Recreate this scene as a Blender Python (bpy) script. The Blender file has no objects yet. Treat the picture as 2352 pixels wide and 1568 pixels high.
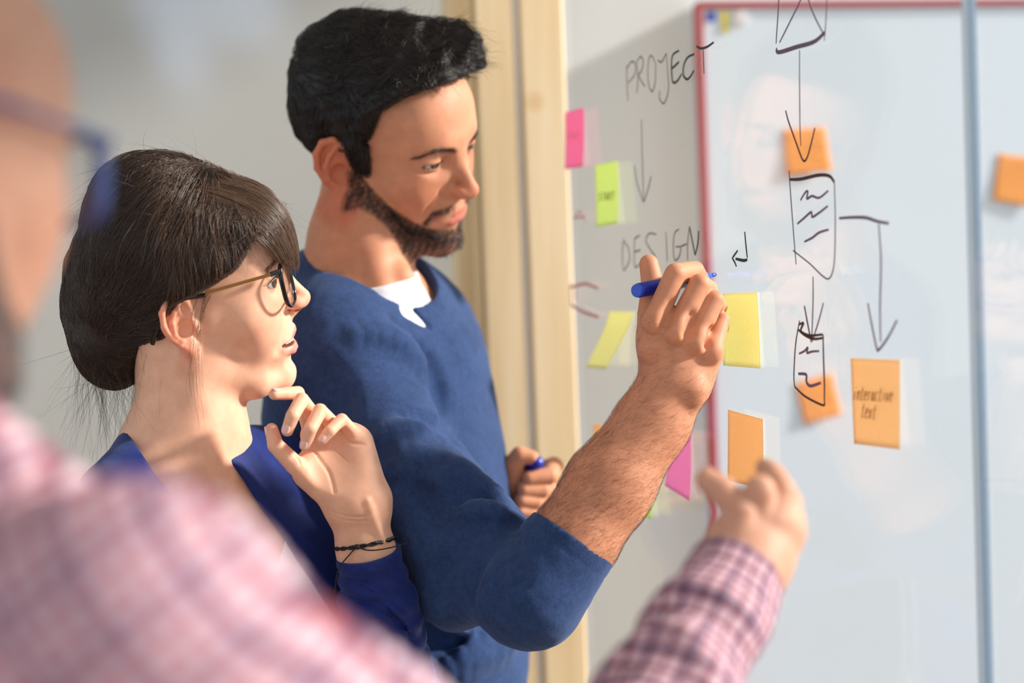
import bpy, math, random
import numpy as np
from mathutils import Matrix, Vector, Euler

random.seed(4); rng = np.random.default_rng(7)
scene = bpy.context.scene
COL = scene.collection
F = 3900.0                                    # focal length in pixels of the 2352 px wide frame

# ------------------------------------------------------------------ camera
cam_data = bpy.data.cameras.new('camera'); cam = bpy.data.objects.new('camera', cam_data); COL.objects.link(cam)
cam_data.sensor_width = 36.0; cam_data.lens = 36.0 * F / 2352
cam_data.clip_start = 0.05
cam_data.dof.use_dof = True; cam_data.dof.focus_distance = 1.67; cam_data.dof.aperture_fstop = 2.2
cam.matrix_world = (Matrix.Translation((0, 0, 1.55)) @ Matrix.Rotation(math.radians(90 - 2.6), 4, 'X')
                    @ Matrix.Rotation(math.radians(-2.2), 4, 'Z'))
scene.camera = cam
MC = np.array(cam.matrix_world)
def C(px, py, z):                             # photo pixel + depth -> camera-space point (x right, y up, -z ahead)
    return np.array([(px - 1176) / F * z, (784 - py) / F * z, -z])
def W(p):                                     # camera space -> world
    p = np.asarray(p, float); return p @ MC[:3, :3].T + MC[:3, 3]
def Wd(d): return np.asarray(d, float) @ MC[:3, :3].T

# ------------------------------------------------------------------ world, sun, exposure
scene.view_settings.view_transform = 'Standard'; scene.view_settings.look = 'None'
scene.view_settings.exposure = 0.0; scene.view_settings.gamma = 1.0; scene.view_settings.use_curve_mapping = False
world = bpy.data.worlds.new('daylight'); scene.world = world; world.use_nodes = True
bg = world.node_tree.nodes['Background']; bg.inputs[0].default_value = (0.80, 0.91, 1.0, 1); bg.inputs[1].default_value = 0.98
sun_d = bpy.data.lights.new('sun', 'SUN'); sun = bpy.data.objects.new('sun', sun_d); COL.objects.link(sun)
sun_d.energy = 7.2; sun_d.angle = math.radians(5); sun_d.color = (1.0, 0.91, 0.83)
tl = Wd(np.array([0.86, 0.44, 0.01])); tl /= np.linalg.norm(tl)
sun.rotation_euler = Vector(tl).to_track_quat('Z', 'Y').to_euler()
def area(name, loc, target, sx, sy, power, color, spread=180):
    d = bpy.data.lights.new(name, 'AREA'); o = bpy.data.objects.new(name, d); COL.objects.link(o)
    d.shape = 'RECTANGLE'; d.size = sx; d.size_y = sy; d.energy = power; d.color = color; d.spread = math.radians(spread)
    o.location = loc; o.rotation_euler = (Vector(loc) - Vector(target)).to_track_quat('Z', 'Y').to_euler(); return o
area('fill_light_behind', (-1.2, -2.6, 2.1), (0.2, 2.0, 1.4), 2.2, 1.6, 15, (1.0, 0.93, 0.86))  # added unseen fill lamp from the camera side

_bz = 2.84
for _k, (_x, _y, _sx, _sy, _p) in enumerate(((600, 40, 0.20, 0.26, 0.075), (545, 300, 0.05, 0.08, 0.007))):
    _q = W(C(_x, _y, _bz)); _s = W(C(_x - 700, _y - 900, _bz - 0.9)); area('wall_patch_lamp', tuple(_s), tuple(_q), _sx, _sy, _p, (0.62, 0.75, 1.0), 9)  # added unseen narrow lamps that throw the bluish patches on the left wall

# ------------------------------------------------------------------ materials
MATS = {}
def mat(name, color=(0.8, 0.8, 0.8), rough=0.5, metal=0.0, spec=0.5, **kw):
    m = bpy.data.materials.new(name); m.use_nodes = True; nt = m.node_tree; b = nt.nodes['Principled BSDF']
    b.inputs['Base Color'].default_value = (*color, 1); b.inputs['Roughness'].default_value = rough
    b.inputs['Metallic'].default_value = metal; b.inputs['Specular IOR Level'].default_value = spec
    for k, v in kw.items(): b.inputs[k.replace('_', ' ')].default_value = v
    MATS[name] = m; return m
def node(m, typ, **kw):
    n = m.node_tree.nodes.new(typ)
    for k, v in kw.items():
        if k.startswith('i_'):
            key = k[2:]; key = int(key) if key.isdigit() else key.replace('_', ' ')
            n.inputs[key].default_value = v
        else: setattr(n, k, v)
    return n
def link(m, a, b): m.node_tree.links.new(a, b)
def bsdf(m): return m.node_tree.nodes['Principled BSDF']
def add_bump(m, height_socket, strength, dist):
    b = node(m, 'ShaderNodeBump', i_Strength=strength, i_Distance=dist)
    link(m, height_socket, b.inputs['Height']); link(m, b.outputs[0], bsdf(m).inputs['Normal'])
def objco(m, scale=(1, 1, 1)):
    t = node(m, 'ShaderNodeTexCoord'); mp = node(m, 'ShaderNodeMapping'); mp.inputs['Scale'].default_value = scale
    link(m, t.outputs['Object'], mp.inputs[0]); return mp.outputs[0]
def noise(m, co, scale, detail=3, rough=0.5):
    n = node(m, 'ShaderNodeTexNoise'); n.inputs['Scale'].default_value = scale; n.inputs['Detail'].default_value = detail
    n.inputs['Roughness'].default_value = rough; link(m, co, n.inputs['Vector']); return n.outputs[0]
def ramp(m, fac, stops):
    r = node(m, 'ShaderNodeValToRGB'); e = r.color_ramp.elements
    while len(e) < len(stops): e.new(0.5)
    for k, (p, c) in enumerate(stops): e[k].position = p; e[k].color = (*c, 1)
    link(m, fac, r.inputs[0]); return r.outputs[0]
def srgb(r, g, b):
    f = lambda c: (c / 255 / 12.92) if c / 255 <= 0.04045 else ((c / 255 + 0.055) / 1.055) ** 2.4
    return (f(r), f(g), f(b))

def skin_mat(name, hairy=False):
    m = mat(name, rough=0.56, spec=0.35); b = bsdf(m)
    a = node(m, 'ShaderNodeVertexColor', layer_name='Col'); co = objco(m)
    n1 = noise(m, co, 60, 4, 0.6)
    r = ramp(m, n1, [(0.3, (0.90, 0.86, 0.85)), (0.7, (1.06, 1.05, 1.05))])
    mx = node(m, 'ShaderNodeMix', data_type='RGBA', blend_type='MULTIPLY'); mx.inputs[0].default_value = 1.0
    link(m, a.outputs[0], mx.inputs[6]); link(m, r, mx.inputs[7]); link(m, mx.outputs[2], b.inputs['Base Color'])
    b.inputs['Subsurface Weight'].default_value = 0.35
    b.inputs['Subsurface Radius'].default_value = (1.0, 0.35, 0.2); b.inputs['Subsurface Scale'].default_value = 0.008
    v = node(m, 'ShaderNodeTexVoronoi', i_Scale=900.0); link(m, co, v.inputs['Vector'])
    n2 = noise(m, co, 350, 3)
    ad = node(m, 'ShaderNodeMath', operation='ADD'); link(m, v.outputs[0], ad.inputs[0]); link(m, n2, ad.inputs[1])
    add_bump(m, ad.outputs[0], 0.10, 0.0003)
    return m
skin_mat('skin_woman'); skin_mat('skin_man')

def knit_mat(name, c1, c2, scale=500, sheen=0.22, rough=0.85, fine=0.5):
    m = mat(name, rough=rough, spec=0.2); b = bsdf(m); co = objco(m)
    n1 = noise(m, co, 120, 6, 0.75); n2 = noise(m, objco(m, (1, 1, 1)), scale, 2)
    mxn = node(m, 'ShaderNodeMath', operation='MULTIPLY_ADD'); link(m, n2, mxn.inputs[0]); mxn.inputs[1].default_value = fine; link(m, n1, mxn.inputs[2])
    link(m, ramp(m, mxn.outputs[0], [(0.35, c1), (1.15, c2)]), b.inputs['Base Color'])
    b.inputs['Sheen Weight'].default_value = sheen; b.inputs['Sheen Roughness'].default_value = 0.5
    b.inputs['Sheen Tint'].default_value = (0.45, 0.6, 1.0, 1)
    add_bump(m, mxn.outputs[0], 0.35, 0.0012)
    return m
knit_mat('sweater_blue', srgb(27, 42, 78), srgb(50, 76, 122))
knit_mat('cardigan_navy', srgb(20, 33, 92), srgb(30, 50, 128), 900, 0.15, 0.6, 0.3)
knit_mat('white_jersey', srgb(225, 226, 232), srgb(246, 246, 250), 900, 0.05, 0.8, 0.2)
knit_mat('denim', srgb(20, 26, 48), srgb(36, 46, 80), 700, 0.05, 0.8, 0.3)

def plaid_mat():
    m = mat('plaid_shirt', rough=0.8, spec=0.2); b = bsdf(m)
    uv = node(m, 'ShaderNodeAttribute', attribute_name='weave'); sp = node(m, 'ShaderNodeSeparateXYZ'); link(m, uv.outputs['Vector'], sp.inputs[0])
    def stripe(sock, period, width, off=0.0):
        a = node(m, 'ShaderNodeMath', operation='MULTIPLY_ADD'); link(m, sock, a.inputs[0]); a.inputs[1].default_value = 1 / period; a.inputs[2].default_value = off
        f = node(m, 'ShaderNodeMath', operation='FRACT'); link(m, a.outputs[0], f.inputs[0])
        l = node(m, 'ShaderNodeMath', operation='LESS_THAN'); link(m, f.outputs[0], l.inputs[0]); l.inputs[1].default_value = width; return l.outputs[0]
    cur = None
    def over(color, sock, strength):
        nonlocal cur
        mx = node(m, 'ShaderNodeMix', data_type='RGBA', blend_type='MULTIPLY')
        k = node(m, 'ShaderNodeMath', operation='MULTIPLY'); link(m, sock, k.inputs[0]); k.inputs[1].default_value = strength; link(m, k.outputs[0], mx.inputs[0])
        if cur is None: mx.inputs[6].default_value = (*srgb(212, 190, 200), 1)
        else: link(m, cur, mx.inputs[6])
        mx.inputs[7].default_value = (*color, 1); cur = mx.outputs[2]
    red = srgb(196, 60, 84); navy = srgb(84, 80, 138)
    P = 0.030
    for ax in (0, 1):
        s = sp.outputs[ax]
        over(red, stripe(s, P / 3, 0.34, 0.0), 0.50); over(navy, stripe(s, P / 2, 0.16, 0.45), 0.62); over(navy, stripe(s, P, 0.20, 0.25), 0.50); over(red, stripe(s, P, 0.10, 0.7), 0.6)
    link(m, cur, b.inputs['Base Color'])
    add_bump(m, noise(m, objco(m), 700, 2), 0.2, 0.0005)
    return m
plaid_mat()

def wood_mat(name='pine'):
    m = mat(name, rough=0.5, spec=0.3); co = objco(m, (14, 14, 0.7)); n1 = noise(m, co, 2.2, 6, 0.6)
    co2 = objco(m, (1, 1, 1)); v = node(m, 'ShaderNodeTexVoronoi', i_Scale=4.5); link(m, co2, v.inputs['Vector'])
    kn = ramp(m, v.outputs[0], [(0.0, srgb(182, 138, 92)), (0.07, srgb(220, 188, 140)), (0.12, (1, 1, 1))])
    c = ramp(m, n1, [(0.3, srgb(232, 202, 152)), (0.55, srgb(246, 222, 178)), (0.75, srgb(252, 236, 200))])
    mx = node(m, 'ShaderNodeMix', data_type='RGBA', blend_type='MULTIPLY'); mx.inputs[0].default_value = 0.7
    link(m, c, mx.inputs[6]); link(m, kn, mx.inputs[7]); link(m, mx.outputs[2], bsdf(m).inputs['Base Color'])
    add_bump(m, n1, 0.2, 0.001); return m
wood_mat()
def paint_mat(name, c, var=0.03, rough=0.7, spec=0.3):
    m = mat(name, c, rough=rough, spec=spec); n1 = noise(m, objco(m), 1.3, 4)
    link(m, ramp(m, n1, [(0.3, tuple(x * (1 - var) for x in c)), (0.7, tuple(min(1, x * (1 + var)) for x in c))]), bsdf(m).inputs['Base Color'])
    add_bump(m, noise(m, objco(m), 260, 3), 0.08, 0.001); return m
paint_mat('wall_paint', srgb(188, 191, 188)); paint_mat('wall_white', srgb(232, 236, 238)); paint_mat('ceiling_paint', srgb(238, 238, 236)); 
paint_mat('board_white', srgb(224, 238, 250), 0.01, 0.35, 0.5)
mat('frame_red', srgb(176, 62, 66), 0.4)
m = mat('floor_wood', srgb(150, 120, 92), 0.5); link(m, ramp(m, noise(m, objco(m, (1, 10, 1)), 3, 5), [(0.3, srgb(128, 98, 72)), (0.7, srgb(170, 138, 104))]), bsdf(m).inputs['Base Color'])
def paper_mat(name, c, tr=0.42):
    m = bpy.data.materials.new(name); m.use_nodes = True; nt = m.node_tree; nt.nodes.clear(); MATS[name] = m
    out = node(m, 'ShaderNodeOutputMaterial'); d = node(m, 'ShaderNodeBsdfDiffuse'); t = node(m, 'ShaderNodeBsdfTranslucent'); x = node(m, 'ShaderNodeMixShader', i_0=tr)
    if tr > 0.2: c = tuple(v ** 0.5 for v in c)
    co = objco(m); r = ramp(m, noise(m, co, 240, 4, 0.7), [(0.3, tuple(v * 0.95 for v in c)), (0.7, c)])
    for s in (d, t): link(m, r, s.inputs[0])
    link(m, d.outputs[0], x.inputs[1]); link(m, t.outputs[0], x.inputs[2]); link(m, x.outputs[0], out.inputs[0]); return m
paper_mat('paper_orange', srgb(255, 196, 118)); paper_mat('paper_yellow', srgb(255, 252, 150)); paper_mat('paper_green', srgb(220, 250, 124))
paper_mat('paper_pink', srgb(255, 140, 195)); paper_mat('paper_hot_pink', srgb(255, 110, 165)); paper_mat('paper_blue', srgb(50, 84, 200), 0.05); paper_mat('paper_white', srgb(238, 238, 240), 0.05); paper_mat('board_orange', srgb(255, 176, 104), 0.05); paper_mat('board_yellow', srgb(248, 236, 90), 0.05)
mat('ink_black', srgb(58, 40, 50), 0.45); mat('ink_green', srgb(20, 52, 44), 0.45); mat('ink_faded', srgb(140, 140, 134), 0.6); mat('ink_red', srgb(238, 168, 160), 0.6)
mat('ink_violet', srgb(108, 90, 116), 0.5); mat('ink_brown', srgb(120, 62, 20), 0.6)
mat('pen_blue', srgb(8, 40, 168), 0.28, spec=0.6); mat('pen_blue_light', srgb(30, 84, 214), 0.3, spec=0.6)
mat('black_plastic', srgb(10, 12, 18), 0.18, spec=0.6); mat('temple_gold', srgb(150, 112, 62), 0.35, 0.35); mat('cord_black', srgb(14, 14, 16), 0.6)
mat('bead_grey', srgb(90, 96, 100), 0.3, 0.6); mat('teeth', srgb(244, 238, 226), 0.2); mat('mouth_dark', srgb(96, 30, 30), 0.5)
mat('frame_blue', srgb(52, 72, 128), 0.25, spec=0.6); mat('leather', srgb(48, 34, 26), 0.5); mat('steel', srgb(190, 192, 196), 0.3, 0.9)
mat('seam_white', srgb(236, 234, 230), 0.4); mat('nail', srgb(240, 190, 178), 0.22, spec=0.6)
def glass_mat(name, tint, refl=1.0, rough=0.0, ior=1.5):
    m = bpy.data.materials.new(name); m.use_nodes = True; nt = m.node_tree; nt.nodes.clear(); MATS[name] = m
    out = node(m, 'ShaderNodeOutputMaterial'); t = node(m, 'ShaderNodeBsdfTransparent'); t.inputs[0].default_value = (*tint, 1)
    g = node(m, 'ShaderNodeBsdfGlossy'); g.inputs['Roughness'].default_value = rough; fr = node(m, 'ShaderNodeFresnel', i_IOR=ior); ge = node(m, 'ShaderNodeNewGeometry'); mi = node(m, 'ShaderNodeMix'); mi.inputs[2].default_value = ior; mi.inputs[3].default_value = 1 / ior; link(m, ge.outputs['Backfacing'], mi.inputs[0]); link(m, mi.outputs[0], fr.inputs['IOR'])
    mu = node(m, 'ShaderNodeMath', operation='MULTIPLY'); link(m, fr.outputs[0], mu.inputs[0]); mu.inputs[1].default_value = refl
    x = node(m, 'ShaderNodeMixShader'); link(m, mu.outputs[0], x.inputs[0]); link(m, t.outputs[0], x.inputs[1]); link(m, g.outputs[0], x.inputs[2]); link(m, x.outputs[0], out.inputs[0]); return m
glass_mat('board_glass', (0.985, 0.992, 0.99)); glass_mat('lens_glass', (0.95, 0.95, 0.95)); 
mat('glass_edge', srgb(196, 214, 226), 0.15, spec=0.8); mat('joint_dark', srgb(120, 142, 164), 0.3)

# ------------------------------------------------------------------ object helpers
def empty(name, loc, label=None, cat=None, group=None):
    o = bpy.data.objects.new(name, None); COL.objects.link(o); o.location = loc; o.empty_display_size = 0.05
    tag(o, label, cat, group); return o
def tag(o, label=None, cat=None, group=None, kind=None):
    if label: o['label'] = label
    if cat: o['category'] = cat
    if group: o['group'] = group
    if kind: o['kind'] = kind
    return o
def mesh_obj(name, verts, faces, material, parent=None, colors=None, smooth=True, attr=None):
    """verts: world coordinates"""
    verts = np.asarray(verts, np.float32)
    off = np.array(parent.matrix_basis.translation if parent is None else world_loc(parent)) if parent else np.zeros(3)
    v = verts - off.astype(np.float32)
    me = bpy.data.meshes.new(name)
    if isinstance(faces, np.ndarray):
        k = faces.shape[1]; me.vertices.add(len(v)); me.vertices.foreach_set('co', v.ravel())
        me.loops.add(faces.size); me.loops.foreach_set('vertex_index', faces.astype(np.int32).ravel())
        me.polygons.add(len(faces)); me.polygons.foreach_set('loop_start', np.arange(0, faces.size, k, dtype=np.int32))
        me.update(calc_edges=True)
    else:
        me.from_pydata([tuple(map(float, p)) for p in v], [], [tuple(f) for f in faces]); me.update()
    me.polygons.foreach_set('use_smooth', np.full(len(me.polygons), smooth)); 
    if colors is not None:
        ca = me.color_attributes.new('Col', 'FLOAT_COLOR', 'POINT'); cc = np.ones((len(v), 4), np.float32); cc[:, :3] = colors; ca.data.foreach_set('color', cc.ravel())
    if attr is not None:
        at = me.attributes.new('weave', 'FLOAT_VECTOR', 'POINT'); at.data.foreach_set('vector', np.asarray(attr, np.float32).ravel())
    me.validate()
    me.materials.append(MATS[material] if isinstance(material, str) else material)
    o = bpy.data.objects.new(name, me); COL.objects.link(o)
    if parent: o.parent = parent
    return o
def world_loc(o):
    l = np.zeros(3)
    while o is not None: l += np.array(o.location); o = o.parent
    return l
class MB:
    def __init__(s): s.v = []; s.f = []
    def add(s, vs, fs):
        n = len(s.v); s.v += [tuple(map(float, p)) for p in vs]; s.f += [tuple(n + i for i in f) for f in fs]; return s
    def prism(s, o, ex, ey, ez):            # box from corner o with edge vectors
        o, ex, ey, ez = map(np.asarray, (o, ex, ey, ez)); vs = [o + a * ex + b * ey + c * ez for c in (0, 1) for b in (0, 1) for a in (0, 1)]
        return s.add(vs, [(0, 2, 3, 1), (4, 5, 7, 6), (0, 1, 5, 4), (2, 6, 7, 3), (0, 4, 6, 2), (1, 3, 7, 5)])
    def tube(s, pts, r, n=10, flat=None, cap=True):
        pts = np.asarray(pts, float); m = len(pts); r = np.broadcast_to(np.asarray(r, float), (m,))
        t = np.gradient(pts, axis=0) if m > 2 else np.repeat((pts[1] - pts[0])[None], 2, 0); t /= np.linalg.norm(t, axis=1)[:, None] + 1e-12
        up = np.array([0.13, 0.27, 0.95]) if flat is None else np.asarray(flat[0], float)
        if flat is None and abs(t[0] @ up) > 0.9: up = np.array([1., 0, 0])
        b0 = np.cross(t[0], up); b0 /= np.linalg.norm(b0); vs = []; fs = []
        for k in range(m):
            b0 = b0 - t[k] * (b0 @ t[k]); b0 /= np.linalg.norm(b0) + 1e-12; c0 = np.cross(t[k], b0)
            sc = 1.0 if flat is None else flat[1]
            for j in range(n):
                a = 2 * math.pi * j / n; vs.append(pts[k] + r[k] * (math.cos(a) * b0 + math.sin(a) * sc * c0))
        for k in range(m - 1):
            for j in range(n):
                j2 = (j + 1) % n; fs.append((k * n + j, k * n + j2, (k + 1) * n + j2, (k + 1) * n + j))
        if cap: fs += [tuple(range(n))[::-1], tuple((m - 1) * n + j for j in range(n))]
        return s.add(vs, fs)
    def build(s, name, material, parent=None, smooth=False):
        return mesh_obj(name, np.array(s.v), s.f, material, parent, smooth=smooth)
def bevel(o, w, seg=2):
    md = o.modifiers.new('bevel', 'BEVEL'); md.width = w; md.segments = seg; md.limit_method = 'ANGLE'; return o
def catmull(pts, n=8):
    p = np.asarray(pts, float)
    if len(p) < 3: return np.array([p[0] + (p[-1] - p[0]) * t for t in np.linspace(0, 1, n + 1)])
    q = np.vstack([2 * p[0] - p[1], p, 2 * p[-1] - p[-2]]); out = []
    for i in range(1, len(q) - 2):
        for t in np.arange(n) / n:
            out.append(0.5 * ((2 * q[i]) + (q[i + 1] - q[i - 1]) * t + (2 * q[i - 1] - 5 * q[i] + 4 * q[i + 1] - q[i + 2]) * t * t + (3 * q[i] - q[i - 1] - 3 * q[i + 1] + q[i + 2]) * t ** 3))
    out.append(p[-1]); return np.array(out)

class Plane:                                  # a vertical plane: origin, horizontal u, vertical v, normal towards the viewer
    def __init__(s, p, u):
        s.o = np.asarray(p, float); u = np.array([u[0], u[1], 0.0]); s.u = u / np.linalg.norm(u); s.v = np.array([0, 0, 1.0])
        s.n = np.cross(s.u, s.v); c = MC[:3, 3]
        if s.n @ (c - s.o) < 0: s.n = -s.n
    def hit(s, px, py):
        c = MC[:3, 3]; d = W(C(px, py, 1.0)) - c; t = ((s.o - c) @ s.n) / (d @ s.n); return c + d * t
    def uv(s, p): return (np.asarray(p) - s.o) @ s.u, (np.asarray(p) - s.o) @ s.v
    def at(s, u, v, n=0.0): return s.o + u * s.u + v * s.v + n * s.n

# ------------------------------------------------------------------ the setting
BACK = Plane(W(C(1850, 345, 2.82)), Wd([math.cos(math.radians(11)), 0, -math.sin(math.radians(11))]))
dg = Wd(np.array([(-292 - 1176) / F, (784 - 700) / F, -1.0]))
GLASS = Plane(W(C(2020, 925, 1.48)), -dg)      # u runs from the far left end to the near right
X0, X1, Y0, Y1, H = -3.2, 3.4, -3.0, 4.6, 2.8
MB().prism((X0, Y0, -0.1), (X1 - X0, 0, 0), (0, Y1 - Y0, 0), (0, 0, 0.1)).build('floor', 'floor_wood')['kind'] = 'structure'
MB().prism((X0, Y0, H), (1.5 - X0, 0, 0), (0, Y1 - Y0, 0), (0, 0, 0.1)).build('ceiling', 'ceiling_paint')['kind'] = 'structure'
pz = -BACK.o[2]
MB().prism(BACK.at(-3.2, pz, 0), BACK.u * 6.0, BACK.v * H, -BACK.n * 0.12).build('wall_back', 'wall_paint')['kind'] = 'structure'
_u = BACK.uv(BACK.hit(1200, 700))[0]
MB().prism(BACK.at(_u, pz, 0), BACK.u * 2.6, BACK.v * H, BACK.n * 0.006).build('wall_right', 'wall_white')['kind'] = 'structure'
blind = empty('added_blind', (1.46, 0.70, 2.8), 'added out-of-view blind keeping sun off the head of the near man', 'blind')  # unseen sun blocker, added to shade the near man's head
bevel(MB().prism((1.455, 0.36, 2.36), (0.004, 0, 0), (0, 0.66, 0), (0, 0, 0.40)).build('added_blind_cloth', 'wall_white', blind), 0.001); MB().tube([(1.457, 0.35, 2.755), (1.457, 1.03, 2.755)], 0.03, 16).build('roller', 'wall_white', blind, smooth=True); MB().tube([(1.457, 0.36, 2.36), (1.457, 1.02, 2.36)], 0.009, 10).build('bottom_rail', 'steel', blind, smooth=True)
# ------------------------------------------------------------------ pine post of the glass partition
def vplane_x(px, py, z): return W(C(px, py, z))
post = empty('wooden_door_frame', (W(C(1200, 700, 2.36))[0], W(C(1200, 700, 2.36))[1], 0), 'pale pine door frame post standing between the man and the glass board', 'door frame')
FR = Plane(W(C(1200, 700, 2.36)), Wd([math.cos(math.radians(8)), 0, -math.sin(math.radians(8))]))
def fru(px, py=700): return FR.uv(FR.hit(px, py))[0]
z0 = -FR.o[2]
def post_board(name, a, b, n0, depth, material='pine', label=None):
    o = MB().prism(FR.at(fru(a), z0, n0), FR.u * (fru(b) - fru(a)), FR.v * (H - 0.004), -FR.n * depth).build(name, material, post); bevel(o, 0.003); 
    if label: o['label'] = label
    return o
post_board('side_board', 1062, 1106, -0.045, 0.09, label='recessed shaded edge board of the frame')
post_board('side_board', 1100, 1116, -0.02, 0.10)
post_board('front_board', 1117, 1203, 0.0, 0.10)
post_board('seam_strip', 1203, 1219, -0.008, 0.05, 'seam_white', 'pale sealing strip between the boards')
post_board('front_board', 1219, 1318, 0.002, 0.10)

# ------------------------------------------------------------------ whiteboard with a red frame on the back wall
wb = empty('whiteboard', tuple(BACK.at(BACK.uv(BACK.hit(1610, 600))[0], 0, 0.0)), 'white magnetic board with a thin red frame hanging behind the glass', 'whiteboard')
ul = BACK.uv(BACK.hit(1594, 500))[0]; vt = BACK.uv(BACK.hit(1900, 20))[1]; ur = ul + 1.5; vb = vt - 1.25
MB().prism(BACK.at(ul, vb, 0.0), BACK.u * (ur - ul), BACK.v * (vt - vb), BACK.n * 0.062).build('board_panel', 'board_white', wb)
def rail(a, b, c, d): 
    o = MB().prism(BACK.at(a, b, 0.052), BACK.u * (c - a), BACK.v * (d - b), BACK.n * 0.017).build('frame_rail', 'frame_red', wb); bevel(o, 0.003); return o
rail(ul - 0.008, vb, ul + 0.006, vt); rail(ul - 0.004, vt - 0.008, ur, vt + 0.004); rail(ul - 0.004, vb - 0.008, ur, vb + 0.004); rail(ur - 0.010, vb, ur + 0.006, vt)
BF = Plane(BACK.at(0, 0, 0.0625), BACK.u)      # face of the whiteboard

# ------------------------------------------------------------------ glass writing board
gu = lambda px, py: GLASS.uv(GLASS.hit(px, py))[0]
gl, gr = gu(1322, 700), gu(2226, 700)
gboard = empty('glass_board', tuple(GLASS.at((gl + gr) / 2, -GLASS.o[2], 0)), 'clear glass writing panel covered in marker drawings and sticky notes', 'glass board')
TH = 0.008
def pane(a, b, parent, name='glass_pane'):
    o = MB().prism(GLASS.at(a, 0.02 - GLASS.o[2], -TH), GLASS.u * (b - a), GLASS.v * (H - 0.03), GLASS.n * TH).build(name, 'board_glass', parent); return o
pane(gl, gr, gboard)
MB().prism(GLASS.at(gr, 0.02 - GLASS.o[2], -TH), GLASS.u * 0.0035, GLASS.v * (H - 0.03), GLASS.n * TH).build('polished_edge', 'glass_edge', gboard)
g2 = empty('glass_board', tuple(GLASS.at(gr + 0.4, -GLASS.o[2], 0)), 'neighbouring clear glass panel beyond the dark vertical joint', 'glass board')
pane(gr + 0.0060, gr + 0.9, g2)
MB().prism(GLASS.at(gr + 0.0040, 0.02 - GLASS.o[2], -TH - 0.002), GLASS.u * 0.0012, GLASS.v * (H - 0.03), GLASS.n * 0.006).build('joint_seal', 'joint_dark', g2)

def stroke(pts, width, material, parent, name, plane=GLASS, smooth=True, label=None, lift=0.0003, mb=None, wv=None):
    p = np.array([plane.hit(*q) for q in pts]); p = catmull(p, 7) if smooth and len(p) > 2 else catmull(p, 4)
    u = np.array([plane.uv(q) for q in p]); m = len(u); t = np.gradient(u, axis=0); t /= np.linalg.norm(t, axis=1)[:, None] + 1e-9
    nrm = np.stack([-t[:, 1], t[:, 0]], 1); w = width * 0.36 * (0.8 + 0.35 * np.sin(np.linspace(0.3, 2.8, m)))
    vs = []; 
    for k in range(m):
        for (s, h) in ((1, 0), (1, 1), (-1, 1), (-1, 0)):
            q = u[k] + s * nrm[k] * w[k]; vs.append(plane.at(q[0], q[1], lift - 0.0002 + 0.0003 * h))
    fs = []
    for k in range(m - 1):
        for j in range(4): fs.append((k * 4 + j, k * 4 + (j + 1) % 4, (k + 1) * 4 + (j + 1) % 4, (k + 1) * 4 + j))
    fs += [(3, 2, 1, 0), tuple((m - 1) * 4 + j for j in range(4))]
    return (mb or MB()).add(vs, fs)
def drawing(name, strokes, width, material, label=None, plane=GLASS, parent=None, lift=0.0003):
    mb = MB()
    for s in strokes:
        w = width; sm = True
        if isinstance(s, tuple) and isinstance(s[0], list): s, w = s
        stroke(s, w, material, parent or gboard, name, plane, sm, mb=mb, lift=lift)
    o = mb.build(name, material, parent or gboard)
    if label: o['label'] = label
    return o
# the word PROJECT
drawing('handwriting', [[(1443, 232), (1441, 200), (1440, 150)], [(1440, 158), (1450, 142), (1459, 146), (1459, 170), (1444, 190)],
  [(1463, 214), (1466, 180), (1463, 140)], [(1463, 142), (1472, 130), (1478, 142), (1474, 162), (1466, 172)], [(1467, 172), (1476, 190), (1482, 198)],
  [(1502, 133), (1494, 128), (1489, 150), (1490, 190), (1498, 210), (1505, 190), (1506, 150), (1500, 130)],
  [(1511, 138), (1520, 142), (1531, 122)], [(1531, 122), (1534, 160), (1536, 205), (1526, 237), (1515, 225), (1516, 208)]], 0.0028, 'ink_faded', 'faded handwritten letters PROJ')
drawing('handwriting', [[(1560, 116), (1545, 128), (1543, 160), (1546, 188), (1556, 186), (1566, 170)], [(1543, 158), (1550, 152), (1560, 142)],
  [(1595, 124), (1580, 132), (1571, 150), (1570, 172), (1578, 182), (1586, 176), (1594, 162)]], 0.0034, 'ink_green', 'handwritten letters EC')
drawing('handwriting', [[(1600, 106), (1610, 111), (1624, 108), (1640, 97)], ([(1616, 114), (1617, 140), (1618, 170)], 0.0018)], 0.0032, 'ink_green', 'handwritten letter T')
drawing('down_arrow', [[(1474, 275), (1476, 370), (1479, 462)], [(1458, 380), (1464, 420), (1478, 464)], [(1496, 404), (1490, 430), (1480, 464)]], 0.0028, 'ink_faded', 'faded arrow pointing down')
drawing('handwriting', [[(1433, 548), (1430, 580), (1432, 622)], [(1432, 552), (1444, 570), (1446, 598), (1434, 622)],
  [(1458, 545), (1458, 610), (1470, 606)], [(1458, 548), (1470, 540)], [(1458, 578), (1472, 574)],
  [(1508, 538), (1492, 536), (1484, 552), (1494, 572), (1506, 590), (1498, 606), (1484, 600)],
  [(1530, 532), (1532, 570), (1533, 600)], [(1560, 526), (1550, 536), (1547, 566), (1550, 596), (1560, 590), (1564, 568), (1552, 567)], [(1564, 566), (1578, 560)],
  [(1580, 598), (1580, 560), (1584, 520)]], 0.0028, 'ink_faded', 'faded handwritten word DESIGN')
drawing('handwriting', [[(1584, 520), (1592, 560), (1597, 586)], [(1597, 586), (1603, 560), (1605, 530)]], 0.003, 'ink_green', 'end of the handwritten letter N')
drawing('return_arrow', [[(1711, 532), (1714, 565), (1717, 592)], ([(1717, 596), (1708, 598), (1690, 594)], 0.004), [(1695, 575), (1687, 586), (1682, 594)], [(1682, 592), (1688, 602), (1692, 612)]], 0.0028, 'ink_green', 'small bent arrow')
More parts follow.
